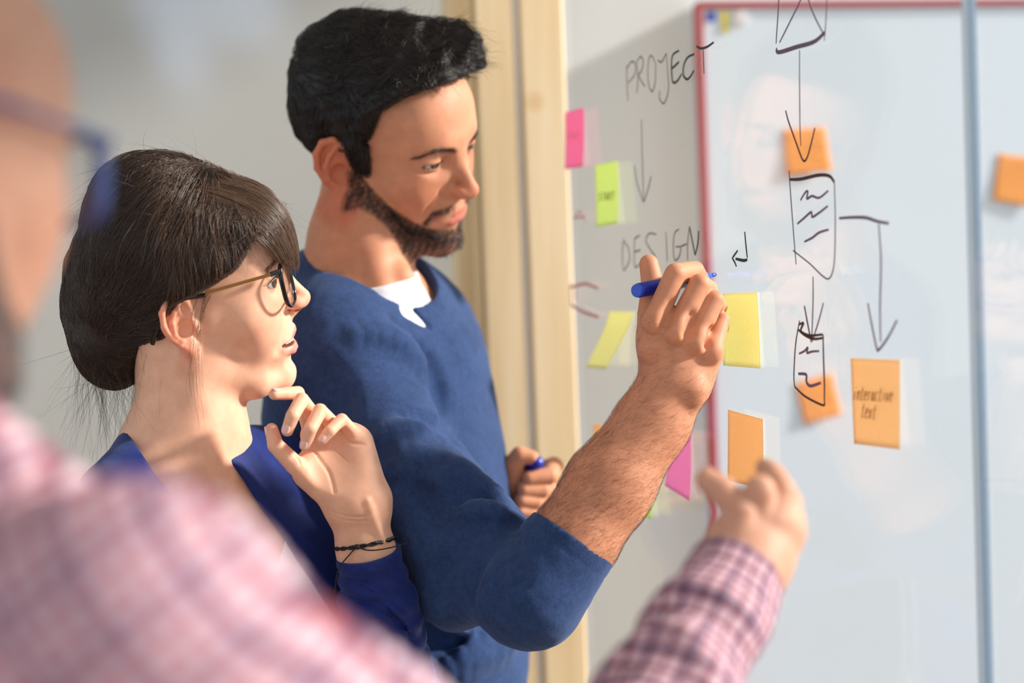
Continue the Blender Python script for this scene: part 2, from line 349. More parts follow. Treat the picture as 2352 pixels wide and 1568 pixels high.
drawing('triangle_box', [([(1791, -30), (1787, 40), (1783, 100)], 0.0022), ([(1783, 112), (1790, 120), (1830, 108), (1870, 96), (1896, 74)], 0.0052), ([(1791, 98), (1815, 50), (1850, -20)], 0.0022),
  ([(1850, -20), (1870, 34), (1892, 78)], 0.0022), ([(1900, -20), (1898, 40), (1894, 94)], 0.0016)], 0.0025, 'ink_violet', 'triangle in a box')
drawing('down_arrow', [([(1837, 115), (1837, 200), (1838, 290), (1840, 335)], 0.0016), ([(1805, 254), (1812, 280), (1830, 330), (1845, 368), (1855, 360), (1866, 320), (1872, 294)], 0.0026)], 0.002, 'ink_black', 'long arrow pointing at the orange note')
drawing('shield_box', [([(1813, 391), (1816, 440), (1822, 520), (1829, 607)], 0.0018), ([(1814, 412), (1840, 411), (1880, 402), (1905, 404), (1917, 418)], 0.0042),
  ([(1917, 418), (1919, 500), (1918, 580), (1914, 620), (1904, 640), (1888, 632), (1860, 605), (1822, 575)], 0.0018)], 0.002, 'ink_black', 'tall shield shaped box')
drawing('squiggle', [[(1839, 460), (1850, 442), (1856, 440), (1854, 456), (1866, 450), (1882, 454), (1903, 438)]], 0.003, 'ink_violet')
drawing('squiggle', [[(1832, 514), (1848, 500), (1864, 487), (1866, 498), (1880, 490), (1902, 473)]], 0.003, 'ink_violet')
drawing('squiggle', [[(1848, 555), (1866, 546), (1882, 534), (1904, 527)]], 0.003, 'ink_violet')
drawing('elbow_arrow', [([(1928, 501), (1960, 499), (1990, 500), (2015, 508), (2042, 513)], 0.0036), ([(2019, 514), (2024, 600), (2022, 700), (2023, 785)], 0.0026), ([(1994, 696), (2002, 740), (2014, 798), (2020, 802), (2040, 775), (2061, 735)], 0.0030)], 0.003, 'ink_violet', 'line turning into an arrow pointing down')
drawing('down_arrow', [([(1868, 635), (1868, 690), (1865, 780)], 0.002), ([(1848, 702), (1856, 745), (1864, 786)], 0.0028), ([(1866, 784), (1880, 740), (1892, 695)], 0.002)], 0.002, 'ink_black', 'short arrow pointing into the lower box')
drawing('bottle_box', [([(1837, 736), (1828, 790), (1824, 860), (1826, 888)], 0.0022), ([(1836, 745), (1846, 742), (1840, 760), (1860, 770), (1890, 768)], 0.0034), ([(1834, 757), (1850, 770), (1870, 778), (1890, 776)], 0.0034),
  ([(1891, 768), (1892, 820), (1894, 880), (1894, 922)], 0.0028), ([(1826, 888), (1850, 910), (1890, 930), (1895, 922)], 0.0028)], 0.002, 'ink_black', 'narrow box with a pointed foot')
drawing('squiggle', [[(1836, 812), (1848, 806), (1856, 798), (1854, 810), (1866, 807), (1882, 806)]], 0.003, 'ink_violet')
drawing('squiggle', [[(1834, 858), (1852, 860), (1853, 876), (1862, 886), (1886, 879)]], 0.004, 'ink_violet')
drawing('reflected_doodle', [[(1310, 650), (1312, 700)], [(1310, 660), (1345, 652), (1375, 662)], [(1312, 700), (1340, 716), (1376, 728)], [(1322, 690), (1322, 664)]], 0.005, 'ink_red', 'pale red ink strokes standing in for reflected writing')  # reflection of writing painted as pale strokes on the glass
drawing('reflected_doodle', [[(1318, 505), (1332, 485), (1346, 508)], [(1320, 500), (1344, 498)]], 0.003, 'ink_red', 'faint pale red ink mark standing in for reflected writing')

# ------------------------------------------------------------------ sticky notes
FONT = bpy.data.fonts.load('<builtin>') if False else None
def note(label, corners, material, plane=GLASS, curl=0.004, group=None, wave=0.0, lift=0.0012, mode='bottom'):
    """corners in photo pixels: top-left, top-right, bottom-right, bottom-left"""
    q = [np.array(plane.uv(plane.hit(*c))) for c in corners]; N = 12; vs = []; fs = []
    c0 = plane.at(*((q[0] + q[1] + q[2] + q[3]) / 4), 0)
    for side in (0, 1):
        for j in range(N + 1):
            for i in range(N + 1):
                s, t = i / N, j / N
                p = (1 - t) * ((1 - s) * q[0] + s * q[1]) + t * ((1 - s) * q[3] + s * q[2])
                n = lift + curl * t ** 2.2 * (0.6 + 0.4 * s) + wave * math.sin(math.pi * t) * math.sin(2.2 * s + 0.4) * 0.5
                if mode == 'fold': n += 0.012 * max(0, t - 0.25) 
                vs.append(plane.at(p[0], p[1], n + (0.00028 if side == 0 else 0.0)))
    M = (N + 1) * (N + 1)
    for j in range(N):
        for i in range(N):
            a = j * (N + 1) + i; fs.append((a, a + 1, a + N + 2, a + N + 1)); fs.append((M + a, M + a + N + 1, M + a + N + 2, M + a + 1))
    rim = [i for i in range(N)] + [i * (N + 1) + N for i in range(N)] + [N * (N + 1) + N - i for i in range(N)] + [(N - i) * (N + 1) for i in range(N)]
    for k in range(len(rim)): a, b = rim[k], rim[(k + 1) % len(rim)]; fs.append((a, M + a, M + b, b))
    o = mesh_obj('sticky_note', np.array(vs) - c0, fs, material, None, smooth=True); o.location = c0
    tag(o, label, 'sticky note', group); return o
def note_text(o, strokes, width, material, label, plane=GLASS, lift=0.0022):
    mb = MB()
    for s in strokes: stroke(s, width, material, o, 'handwriting', plane, mb=mb, lift=lift)
    t = mb.build('handwriting', material, o); t['label'] = label
    # keep the ink just above the paper
    return t
G1 = 'sticky notes on the glass board'
n1 = note('hot pink sticky note with a faint scribble, highest at the pine frame', [(1301, 258), (1343, 247), (1348, 382), (1304, 389)], 'paper_hot_pink', group=G1)
n2 = note('lime green sticky note with the word START below the pink one', [(1368, 380), (1420, 368), (1428, 513), (1376, 522)], 'paper_green', group=G1)
n3 = note('leaning lemon yellow sticky note behind the raised hand', [(1402, 714), (1458, 716), (1420, 846), (1370, 842)], 'paper_yellow', curl=0.006, mode='fold', group=G1)
n4 = note('large lemon yellow sticky note right of the marker hand', [(1662, 673), (1742, 671), (1752, 846), (1665, 839)], 'paper_yellow', curl=0.001, group=G1)
n5 = note('plain orange sticky note above the pointing hand', [(1675, 940), (1755, 962), (1758, 1122), (1675, 1104)], 'paper_orange', curl=0.001, group=G1)
n6 = note('orange sticky note reading interactive text', [(1957, 822), (2070, 826), (2079, 1031), (1970, 1018)], 'paper_orange', curl=0.004, wave=0.004, group=G1)
n7 = note('bright pink sticky note beside the forearm', [(1546, 984), (1589, 992), (1594, 1149), (1534, 1114)], 'paper_pink', group=G1)
n8 = note('orange sticky note mostly hidden behind the forearm', [(1366, 972), (1416, 980), (1412, 1100), (1362, 1092)], 'paper_orange', group=G1)
n9 = note('lime green sticky note peeping out under the forearm', [(1450, 1090), (1502, 1100), (1505, 1190), (1456, 1180)], 'paper_green', group=G1)
G2 = 'notes on the whiteboard behind the glass'
note('orange sticky note behind the long drawn arrow', [(1799, 298), (1894, 292), (1907, 392), (1806, 404)], 'board_orange', BF, group=G2, curl=0.006)
note('tilted orange sticky note behind the narrow drawn box', [(1826, 880), (1910, 856), (1930, 950), (1846, 974)], 'board_orange', BF, group=G2, curl=0.006)
note('orange sticky note cut by the photo edge right of the glass joint', [(2292, 352), (2392, 366), (2378, 478), (2278, 460)], 'board_orange', BF, group=G2, curl=0.006)
note('small blue paper tab in the top corner of the whiteboard', [(1622, 27), (1643, 27), (1643, 50), (1622, 50)], 'paper_blue', BF, group=G2, curl=0.001)
note('narrow yellow paper tab beside the blue tab', [(1654, 26), (1674, 26), (1672, 76), (1658, 76)], 'board_yellow', BF, group=G2, curl=0.001)
mg = MB(); c = BF.hit(1700, 42); ring = [c + 0.012 * (math.cos(a) * BF.u + math.sin(a) * BF.v) for a in np.linspace(0, 2 * math.pi, 24, endpoint=False)]
mg.add(ring + [p + 0.006 * BF.n for p in ring], [tuple(range(24))] + [tuple(24 + i for i in range(24))] + [(i, (i + 1) % 24, 24 + (i + 1) % 24, 24 + i) for i in range(24)])
tag(bevel(mg.build('board_magnet', 'paper_white'), 0.002), 'round white magnet near the top corner of the whiteboard', 'magnet')

# lettering on the notes, drawn stroke by stroke in a hand script
GLY = {'i': [[(0.3, 0.62), (0.22, 0.0)], [(0.36, 0.86), (0.37, 0.9)]], 'n': [[(0.1, 0.62), (0.05, 0)], [(0.08, 0.45), (0.3, 0.64), (0.45, 0.5), (0.42, 0)]],
 't': [[(0.3, 0.95), (0.2, 0.15), (0.3, 0), (0.42, 0.06)], [(0.08, 0.64), (0.46, 0.66)]], 'e': [[(0.08, 0.32), (0.42, 0.4), (0.38, 0.62), (0.2, 0.6), (0.05, 0.3), (0.15, 0.03), (0.42, 0.1)]],
 'r': [[(0.12, 0.62), (0.08, 0)], [(0.1, 0.42), (0.24, 0.62), (0.42, 0.58)]], 'a': [[(0.42, 0.56), (0.2, 0.6), (0.05, 0.28), (0.15, 0.02), (0.32, 0.1), (0.42, 0.56)], [(0.42, 0.58), (0.4, 0.1), (0.5, 0)]],
 'c': [[(0.42, 0.56), (0.22, 0.62), (0.05, 0.3), (0.16, 0.02), (0.4, 0.08)]], 'v': [[(0.05, 0.62), (0.18, 0.0), (0.45, 0.62)]], 'x': [[(0.05, 0.62), (0.25, 0.3), (0.42, 0.0)], [(0.45, 0.62), (0.2, 0.28), (0.02, 0)]],
 'S': [[(0.45, 0.85), (0.2, 0.9), (0.08, 0.68), (0.4, 0.4), (0.3, 0.05), (0.02, 0.08)]], 'T': [[(0.0, 0.9), (0.5, 0.92)], [(0.26, 0.9), (0.22, 0)]], 'A': [[(0.0, 0), (0.25, 0.92), (0.46, 0)], [(0.1, 0.34), (0.4, 0.36)]],
 'R': [[(0.1, 0.9), (0.06, 0)], [(0.1, 0.9), (0.4, 0.84), (0.4, 0.55), (0.1, 0.48)], [(0.14, 0.46), (0.45, 0)]]}
def word(text, x, y, dx, dy, h, slant=0.12):
    out = []; 
    for k, ch in enumerate(text):
        for s in GLY[ch]: out.append([(x + dx * (k + a * 1.45) + slant * b * h, y + dy * (k + a) - b * h) for a, b in s])
    return out
note_text(n6, word('interactive', 1972, 917, 8.4, 0.35, 32), 0.0010, 'ink_brown', 'handwritten word interactive', lift=0.0062)
note_text(n6, word('text', 1993, 957, 8.8, 1.2, 34), 0.0010, 'ink_brown', 'handwritten word text', lift=0.0072)
note_text(n2, word('START', 1381, 462, 7.5, -0.8, 20), 0.0012, 'ink_brown', 'handwritten word START', lift=0.0042)
note_text(n1, word('START', 1306, 320, 6.4, -0.6, 16), 0.0009, 'ink_red', 'faint handwritten scribble', lift=0.004)

# ================================================================== implicit surfaces (smoothly blended solids -> one mesh)
def smin(a, b, k):
    h = np.maximum(k - np.abs(a - b), 0) / k; return np.minimum(a, b) - h * h * k * 0.25
def smax(a, b, k): return -smin(-a, -b, k)
def ell(P, c, r, R=None):                     # ellipsoid; R columns = its axes
    q = P - np.asarray(c)
    if R is not None: q = q @ R
    r = np.asarray(r, float); k0 = np.linalg.norm(q / r, axis=1); k1 = np.linalg.norm(q / r ** 2, axis=1); return k0 * (k0 - 1) / (k1 + 1e-9)
def cone(P, a, b, ra, rb, flat=None):         # rounded cone; flat=(axis, factor) squashes it along an axis
    a = np.asarray(a, float); b = np.asarray(b, float); ba = b - a
    h = np.clip(((P - a) @ ba) / (ba @ ba + 1e-12), 0, 1); d = P - a - h[:, None] * ba
    if flat is not None:
        ax = np.asarray(flat[0], float); ax = ax / np.linalg.norm(ax); t = d @ ax; d = d + ax * (t * (1 / flat[1] - 1))[:, None]
    return np.linalg.norm(d, axis=1) - (ra + (rb - ra) * h)
def chain(P, pts, rs, k=0.004, flat=None):
    d = None
    for i in range(len(pts) - 1):
        e = cone(P, pts[i], pts[i + 1], rs[i], rs[i + 1], flat); d = e if d is None else smin(d, e, k)
    return d
def box_ell(P, c, r, p=4, R=None):            # superellipsoid for blocky masses
    q = P - np.asarray(c)
    if R is not None: q = q @ R
    q = np.abs(q / np.asarray(r, float)); k = (q ** p).sum(1) ** (1 / p); return (k - 1) * min(r)
_ks = rng.normal(size=(24, 3)); _ph = rng.uniform(0, 6.28, 24)
def wob(P, freq, octaves=3, seed=0):          # smooth pseudo noise in -1..1
    out = 0; amp = 1
    for o in range(octaves):
        for j in range(4):
            i = (seed * 5 + o * 4 + j) % 24; out = out + amp * 0.35 * np.sin(P @ (_ks[i] * freq * 2 ** o) + _ph[i])
        amp *= 0.5
    return out

def surface(f, lo, hi, h, newton=2):
    """sparse evaluation of f on a grid of step h, surface nets, then projection on to f = 0"""
    lo = np.asarray(lo, float); hi = np.asarray(hi, float); B = 4; nb = np.ceil((hi - lo) / (h * B)).astype(int); n = nb * B
    ax = [lo[i] + (np.arange(nb[i]) + 0.5) * B * h - h * 0.5 for i in range(3)]
    G = np.stack(np.meshgrid(*ax, indexing='ij'), -1).reshape(-1, 3); d = np.concatenate([f(G[i:i + 400000]) for i in range(0, len(G), 400000)]).reshape(nb)
    near = np.abs(d) < h * B * 1.7
    big = np.repeat(np.repeat(np.repeat(np.where(d > 0, 1.0, -1.0).astype(np.float32), B, 0), B, 1), B, 2)
    idx = np.argwhere(near); o = np.stack(np.meshgrid(*[np.arange(B)] * 3, indexing='ij'), -1).reshape(-1, 3)
    ii = (idx[:, None] * B + o[None]).reshape(-1, 3)
    for s in range(0, len(ii), 400000):
        q = ii[s:s + 400000]; big[q[:, 0], q[:, 1], q[:, 2]] = f(lo + q * h)
    sg = big < 0
    cnt = np.zeros(n - 1, np.int8)
    for a in (0, 1):
        for b in (0, 1):
            for c in (0, 1): cnt += sg[a:n[0] - 1 + a, b:n[1] - 1 + b, c:n[2] - 1 + c]
    cells = np.argwhere((cnt > 0) & (cnt < 8)); vid = -np.ones(n - 1, np.int64); vid[cells[:, 0], cells[:, 1], cells[:, 2]] = np.arange(len(cells))
    acc = np.zeros((len(cells), 3)); num = np.zeros(len(cells))
    cor = [(a, b, c) for a in (0, 1) for b in (0, 1) for c in (0, 1)]
    val = {k: big[cells[:, 0] + k[0], cells[:, 1] + k[1], cells[:, 2] + k[2]] for k in cor}
    for k in cor:
        for a in range(3):
            if k[a] == 0:
                k2 = tuple(1 if i == a else k[i] for i in range(3)); va, vb = val[k], val[k2]; m = (va < 0) != (vb < 0)
                t = va[m] / (va[m] - vb[m]); p = np.tile(np.array(k, float), (m.sum(), 1)); p[:, a] += t; acc[m] += p; num[m] += 1
    V = lo + (cells + acc / num[:, None]) * h
    quads = []
    for a in range(3):
        b, c = (a + 1) % 3, (a + 2) % 3
        s0 = [slice(None)] * 3; s1 = [slice(None)] * 3; s0[a] = slice(0, n[a] - 1); s1[a] = slice(1, n[a])
        x = sg[tuple(s0)] != sg[tuple(s1)]; e = np.argwhere(x); e = e[(e[:, b] > 0) & (e[:, c] > 0) & (e[:, b] < n[b] - 1) & (e[:, c] < n[c] - 1)]
        inside = sg[e[:, 0], e[:, 1], e[:, 2]]
        def cell(db, dc): q = e.copy(); q[:, b] -= db; q[:, c] -= dc; return vid[q[:, 0], q[:, 1], q[:, 2]]
        Q = np.stack([cell(1, 1), cell(0, 1), cell(0, 0), cell(1, 0)], 1); Q[~inside] = Q[~inside][:, ::-1]; quads.append(Q)
    Fq = np.concatenate(quads)
    for _ in range(newton):
        g, v = grad(f, V); st = v[:, None] * g / np.maximum((g * g).sum(1), 0.05)[:, None]; l = np.linalg.norm(st, axis=1)[:, None]; V = V - st * np.minimum(1, h * 0.7 / np.maximum(l, 1e-9))
    return V, Fq
def grad(f, P, e=3e-4):
    K = np.array([[1, -1, -1], [-1, -1, 1], [-1, 1, -1], [1, 1, 1.]]); g = 0; v = 0
    for k in K: d = f(P + k * e); g = g + d[:, None] * k; v = v + d
    return g / (4 * e), v / 4
def solid(name, f, lo, hi, h, material, parent, colfn=None, attrfn=None, extra=None):
    """f lives in camera space; extra: further (f, lo, hi, h) islands of the same mesh"""
    Vs, Fs, off = [], [], 0
    for (ff, l, u, hh) in [(f, lo, hi, h)] + (extra or []):
        V, Q = surface(ff, l, u, hh); Vs.append(V); Fs.append(Q + off); off += len(V)
    V = np.concatenate(Vs); Q = np.concatenate(Fs)
    return mesh_obj(name, W(V), Q, material, parent, colors=None if colfn is None else colfn(V), attr=None if attrfn is None else attrfn(V))
def bounds(*pts, pad=0.03):
    P = np.array(pts); return P.min(0) - pad, P.max(0) + pad

# ------------------------------------------------------------------ strands lying on or growing from a surface
def strands(name, f, roots, dirfn, length, steps, radius, material, parent, offset=0.001, hug=1.0, jitter=0.25, lift=0.0, gravity=0.0, taper=0.25, kind='stuff', clump=0.0):
    n = len(roots); P = roots.copy(); pts = [P.copy()]; L = length * rng.uniform(0.6, 1.15, n); st = (L / steps)[:, None]
    jit = rng.normal(size=(n, 3)) * jitter; off = offset * rng.uniform(0.2, 1.6, n)
    for s in range(steps):
        g, v = grad(f, P); g /= np.linalg.norm(g, axis=1)[:, None] + 1e-9
        D = dirfn(P) + jit; D /= np.linalg.norm(D, axis=1)[:, None] + 1e-9
        T = D - g * (D * g).sum(1)[:, None] * hug; T /= np.linalg.norm(T, axis=1)[:, None] + 1e-9
        T = T + g * lift + np.array([0, -gravity, 0]); T /= np.linalg.norm(T, axis=1)[:, None] + 1e-9
        P = P + T * st
        if hug > 0.5:
            g, v = grad(f, P); g2 = (g * g).sum(1)[:, None] + 1e-6; P = P - g * ((v - off)[:, None]) / g2 * hug
        pts.append(P.copy())
    A = np.stack(pts, 1)
    return hair_curves(name, A, radius, material, parent, taper, kind)
def hair_curves(name, A, radius, material, parent, taper=0.25, kind='stuff'):
    n, m, _ = A.shape; off = world_loc(parent); Wp = W(A.reshape(-1, 3)) - off
    cu = bpy.data.hair_curves.new(name); cu.add_curves([m] * n)
    cu.attributes['position'].data.foreach_set('vector', Wp.astype(np.float32).ravel()) if 'position' in cu.attributes else cu.position_data.foreach_set('vector', Wp.astype(np.float32).ravel())
    r = np.repeat(np.linspace(1, taper, m)[None], n, 0) * radius * rng.uniform(0.6, 1.2, (n, 1))
    ra = cu.attributes.get('radius') or cu.attributes.new('radius', 'FLOAT', 'POINT'); ra.data.foreach_set('value', r.astype(np.float32).ravel())
    cu.materials.append(MATS[material]); o = bpy.data.objects.new(name, cu); COL.objects.link(o); o.parent = parent; o['kind'] = kind; return o
def hair_mat(name, c1, c2, rough=0.32):
    m = mat(name, rough=rough, spec=0.6); b = bsdf(m)
    i = node(m, 'ShaderNodeHairInfo'); link(m, ramp(m, i.outputs['Random'], [(0.0, c1), (1.0, c2)]), b.inputs['Base Color']); return m
hair_mat('hair_brown', srgb(22, 14, 11), srgb(70, 48, 33)); hair_mat('hair_black', srgb(14, 9, 8), srgb(40, 26, 20)); hair_mat('hair_arm', srgb(40, 22, 14), srgb(110, 66, 40), 0.5)
hair_mat('hair_bang', srgb(46, 32, 25), srgb(128, 98, 76)); 
mat('hair_brown_base', srgb(30, 20, 15), 0.5); mat('hair_black_base', srgb(14, 10, 8), 0.5)

# ------------------------------------------------------------------ a head in its own frame: x ahead, y left, z up, origin between the ears
def rodr(v):
    v = np.asarray(v, float); th = np.linalg.norm(v); k = v / th; K = np.array([[0, -k[2], k[1]], [k[2], 0, -k[0]], [-k[1], k[0], 0]])
    return np.eye(3) + math.sin(th) * K + (1 - math.cos(th)) * K @ K
class Head:
    def __init__(s, rot, t, scale, g): s.R = rodr(rot); s.t = np.asarray(t, float); s.s = scale; s.g = g
    def loc(s, P): return (P - s.t) @ s.R / s.s
    def cam(s, L): return (np.asarray(L, float) * s.s) @ s.R.T + s.t
    def f(s, P): return s.local(s.loc(P)) * s.s
    def skull(s, L):
        g = s.g; A = L.copy(); A[:, 1] = np.abs(A[:, 1])
        d = ell(A, (-0.002, 0, 0.053), (0.094, 0.074, 0.081))
        d = smin(d, box_ell(A, (0.040, 0, 0.050), (0.057, 0.062, 0.064), 2.5), 0.02)
        return d
    def local(s, L):
        g = s.g; A = L.copy(); A[:, 1] = np.abs(A[:, 1]); y = A[:, 1]; m = g['male']
        d = s.skull(L)
        d = smin(d, ell(A, (0.040, 0, -0.012), (0.056, 0.055, 0.075)), 0.03)                       # mid face
        jw = 0.052 if m else 0.047
        d = smin(d, chain(A, [(0.014, jw, 0.000), (0.016, jw, -0.052), (0.058, 0.030, -0.079), (0.082, 0.008, -0.084)], [0.013, 0.015, 0.015, 0.0135], 0.01), 0.026)
        d = smin(d, ell(A, (0.084, 0, -0.079), (0.0155, 0.019 if m else 0.014, 0.0155)), 0.014)                         # chin
        d = smin(d, ell(A, (0.060, 0.040, -0.004), (0.020, 0.022, 0.020)), 0.022)                   # cheek bone
        d = smin(d, ell(A, (0.066, 0.030, -0.028), (0.018, 0.019, 0.022)), 0.022)                   # cheek
        br = 0.0105 if m else 0.0085; ez = g.get('ez', 0.0); lz = g.get('lz', 0.0)
        d = smin(d, chain(A, [(0.0875, 0.0, 0.046 + ez), (0.084, 0.022, 0.048 + ez), (0.066, 0.046, 0.043 + ez)], [br, br * 0.95, br * 0.8], 0.01), 0.016)
        d = smax(d, -ell(A, (0.101, 0.0315, 0.027 + ez), (0.0185, 0.0165, 0.0125)), 0.012)             # socket
        d = smin(d, ell(A, (0.080, 0.0325, 0.0275 + ez), (0.0135, 0.0155, 0.0130)), 0.003)               # lids over the ball
        d = smin(d, chain(A, [(0.0915, 0.019, 0.0345 + ez), (0.0905, 0.033, 0.0375 + ez), (0.0800, 0.047, 0.0325 + ez)], [0.0015, 0.0022, 0.0020]), 0.004)   # upper lid fold
        d = smin(d, ell(A, (0.082, 0, -0.040), (0.0205, 0.028, 0.025)), 0.018)                      # muzzle
        tip = np.array(g['tip'])
        d = smin(d, cone(A, (0.0895, 0, 0.034 + ez), tip + (-0.0075, 0, 0.0035), 0.0065, 0.0078), 0.012)
        d = smin(d, ell(A, tip + (-0.0095, 0, 0), (0.0095, 0.0100, 0.0085)), 0.005)
        d = smin(d, ell(A, tip + (-0.0125, 0.0085, -0.0015), (0.0085, 0.0060, 0.0062)), 0.005)
        d = smin(d, ell(A, tip + (-0.0175, 0.0120, -0.0005), (0.0085, 0.0056, 0.0064)), 0.006)
        d = smin(d, cone(A, tip + (-0.009, 0, -0.005), (0.099, 0, -0.018), 0.004, 0.004), 0.005)
        d = smax(d, -ell(A, tip + (-0.0125, 0.0072, -0.0088), (0.0064, 0.0036, 0.0048)), 0.0014)
        # lips
        o = g['open']; lu = g['lip']; mw = g.get('mw', 0.0); sm = g.get('smile', 0.0)
        d = smin(d, chain(A, [(0.1005 + lu, 0, -0.0355 + lz), (0.0992 + lu, 0.009, -0.0358 + lz), (0.0915 - mw * 0.6, 0.0250 + mw, -0.0425 + lz - o * 0.4 + sm)], [0.0046 - 0.0012 * (o > 0 or m), 0.0042 - 0.0012 * (o > 0 or m), 0.0016], 0.003), 0.004)
        d = smin(d, chain(A, [(0.0990 + lu, 0, -0.0475 + lz - o), (0.0970 + lu, 0.011, -0.0475 + lz - o), (0.0910 - mw * 0.6, 0.0245 + mw, -0.0435 + lz - o * 0.6 + sm)], [0.0053 - 0.0008 * m, 0.0048 - 0.0008 * m, 0.0018], 0.003), 0.004)
        zc = -0.0415 + lz - o * 0.5
        d = smax(d, -chain(A, [(0.114, 0, zc), (0.106, 0.013, zc), (0.0975 - mw * 0.6, 0.0235 + mw, zc - 0.001 + sm)], [0.0008 + o * 0.40, 0.0008 + o * 0.34, 0.0006 + o * 0.14]), 0.0015)
        if o > 0: d = smax(d, -ell(A, (0.094, 0, zc), (0.016, 0.0240 + mw, 0.0008 + o * 0.42)), 0.0015)
        d = smax(d, -cone(A, (0.106, 0, -0.060 + lz - o * 0.8), (0.100, 0.016, -0.060 + lz - o * 0.8), 0.0055, 0.004), 0.010)   # fold under the lip
        d = smax(d, -chain(A, [(0.106, 0.021, -0.014), (0.100, 0.031, -0.030), (0.091, 0.037, -0.044)], [0.0025, 0.0025, 0.002]), 0.012)
        ec = np.array([0.080, 0.0325, 0.0275 + ez]); sq = g['squint']
        d = smax(d, -ell(A, ec + (0.0085, 0.0015, -0.0008 - 0.0015 * (1 - sq) * (sq < 1)), (0.0165, 0.0150, 0.0042 * sq)), 0.0010)
        d = smin(d, s.ear(A), 0.004)
        return d
    def ear(s, A):
        flare = s.g.get('flare', 0.42); tilt = s.g.get('tilt', 0.20)
        o = np.array([-0.004, s.g.get('ear_y', 0.0685), 0.004]); q = (A - o) / s.g.get('ear_s', 1.0)
        a = np.array([-math.cos(flare), math.sin(flare), 0.0]); b = np.array([0, 0.0, 1.0]); b = b * math.cos(tilt) + a * math.sin(tilt); a = a * math.cos(tilt) - np.array([0, 0, 1.0]) * math.sin(tilt)
        nn = np.cross(a, b); nn = nn if nn[1] > 0 else -nn
        E = np.stack([q @ a, q @ b, q @ nn], 1)
        H = [(-0.004, 0.006, 0.004), (-0.008, 0.014, 0.005), (-0.006, 0.026, 0.005), (0.003, 0.034, 0.005), (0.014, 0.033, 0.007), (0.022, 0.023, 0.009), (0.0235, 0.009, 0.010), (0.019, -0.006, 0.009), (0.011, -0.017, 0.007), (0.004, -0.024, 0.006)]
        d = chain(E, H, [0.0022, 0.0026, 0.0030, 0.0032, 0.0032, 0.0031, 0.0030, 0.0027, 0.0026, 0.0045], 0.002)
        d = smin(d, ell(E, (0.008, 0.008, 0.003), (0.0165, 0.027, 0.0035)), 0.004)
        d = smin(d, ell(E, (0.001, -0.023, 0.005), (0.0075, 0.0085, 0.0040)), 0.005)
        d = smin(d, chain(E, [(0.008, -0.012, 0.007), (0.0145, -0.003, 0.010), (0.0145, 0.010, 0.0105), (0.009, 0.020, 0.009), (0.002, 0.026, 0.006)], [0.0026, 0.0026, 0.0026, 0.0024, 0.0018], 0.002), 0.003)
        d = smin(d, cone(E, (-0.008, 0.0, -0.006), (0.012, 0.004, -0.004), 0.010, 0.012), 0.006)
        d = smax(d, -ell(E, (0.002, -0.001, 0.009), (0.0095, 0.0120, 0.0095)), 0.003)
        d = smax(d, -ell(E, (-0.0015, 0.017, 0.010), (0.0045, 0.008, 0.006)), 0.003)
        d = smin(d, ell(E, (-0.0085, -0.003, 0.006), (0.0045, 0.0065, 0.0045)), 0.004)
        return d * s.g.get('ear_s', 1.0)

def lip_dist(A, g):
    o = g['open']; lu = g['lip']; lz = g.get('lz', 0.0)
    return (chain(A, [(0.1030 + lu, 0, -0.0362 + lz), (0.1008 + lu, 0.009, -0.0366 + lz), (0.0930 - g.get('mw', 0) * 0.6, 0.0245 + g.get('mw', 0), -0.0423 + lz - o * 0.4 + g.get('smile', 0))], [0.0042 - 0.0010 * (o > 0 or g['male']), 0.0038 - 0.0010 * (o > 0 or g['male']), 0.0012]),
            chain(A, [(0.1010 + lu, 0, -0.0477 + lz - o), (0.0988 + lu, 0.010, -0.0477 + lz - o), (0.0925 - g.get('mw', 0) * 0.6, 0.0240 + g.get('mw', 0), -0.0435 + lz - o * 0.6 + g.get('smile', 0))], [0.0053, 0.0046, 0.0012]))
def brow_dist(A, g):                          # distance to the brow line in the y-z plane
    ez = g.get('ez', 0.0); q = g['brow']; d = None; Y = A[:, 1:3]
    for (a, b) in zip(q[:-1], q[1:]):
        a_, b_ = np.array(a[:2]) + (0, ez), np.array(b[:2]) + (0, ez); t = np.clip(((Y - a_) @ (b_ - a_)) / ((b_ - a_) @ (b_ - a_)), 0, 1)
        e = np.linalg.norm(Y - a_ - t[:, None] * (b_ - a_), axis=1) - (a[2] + (b[2] - a[2]) * t); d = e if d is None else np.minimum(d, e)
    return d
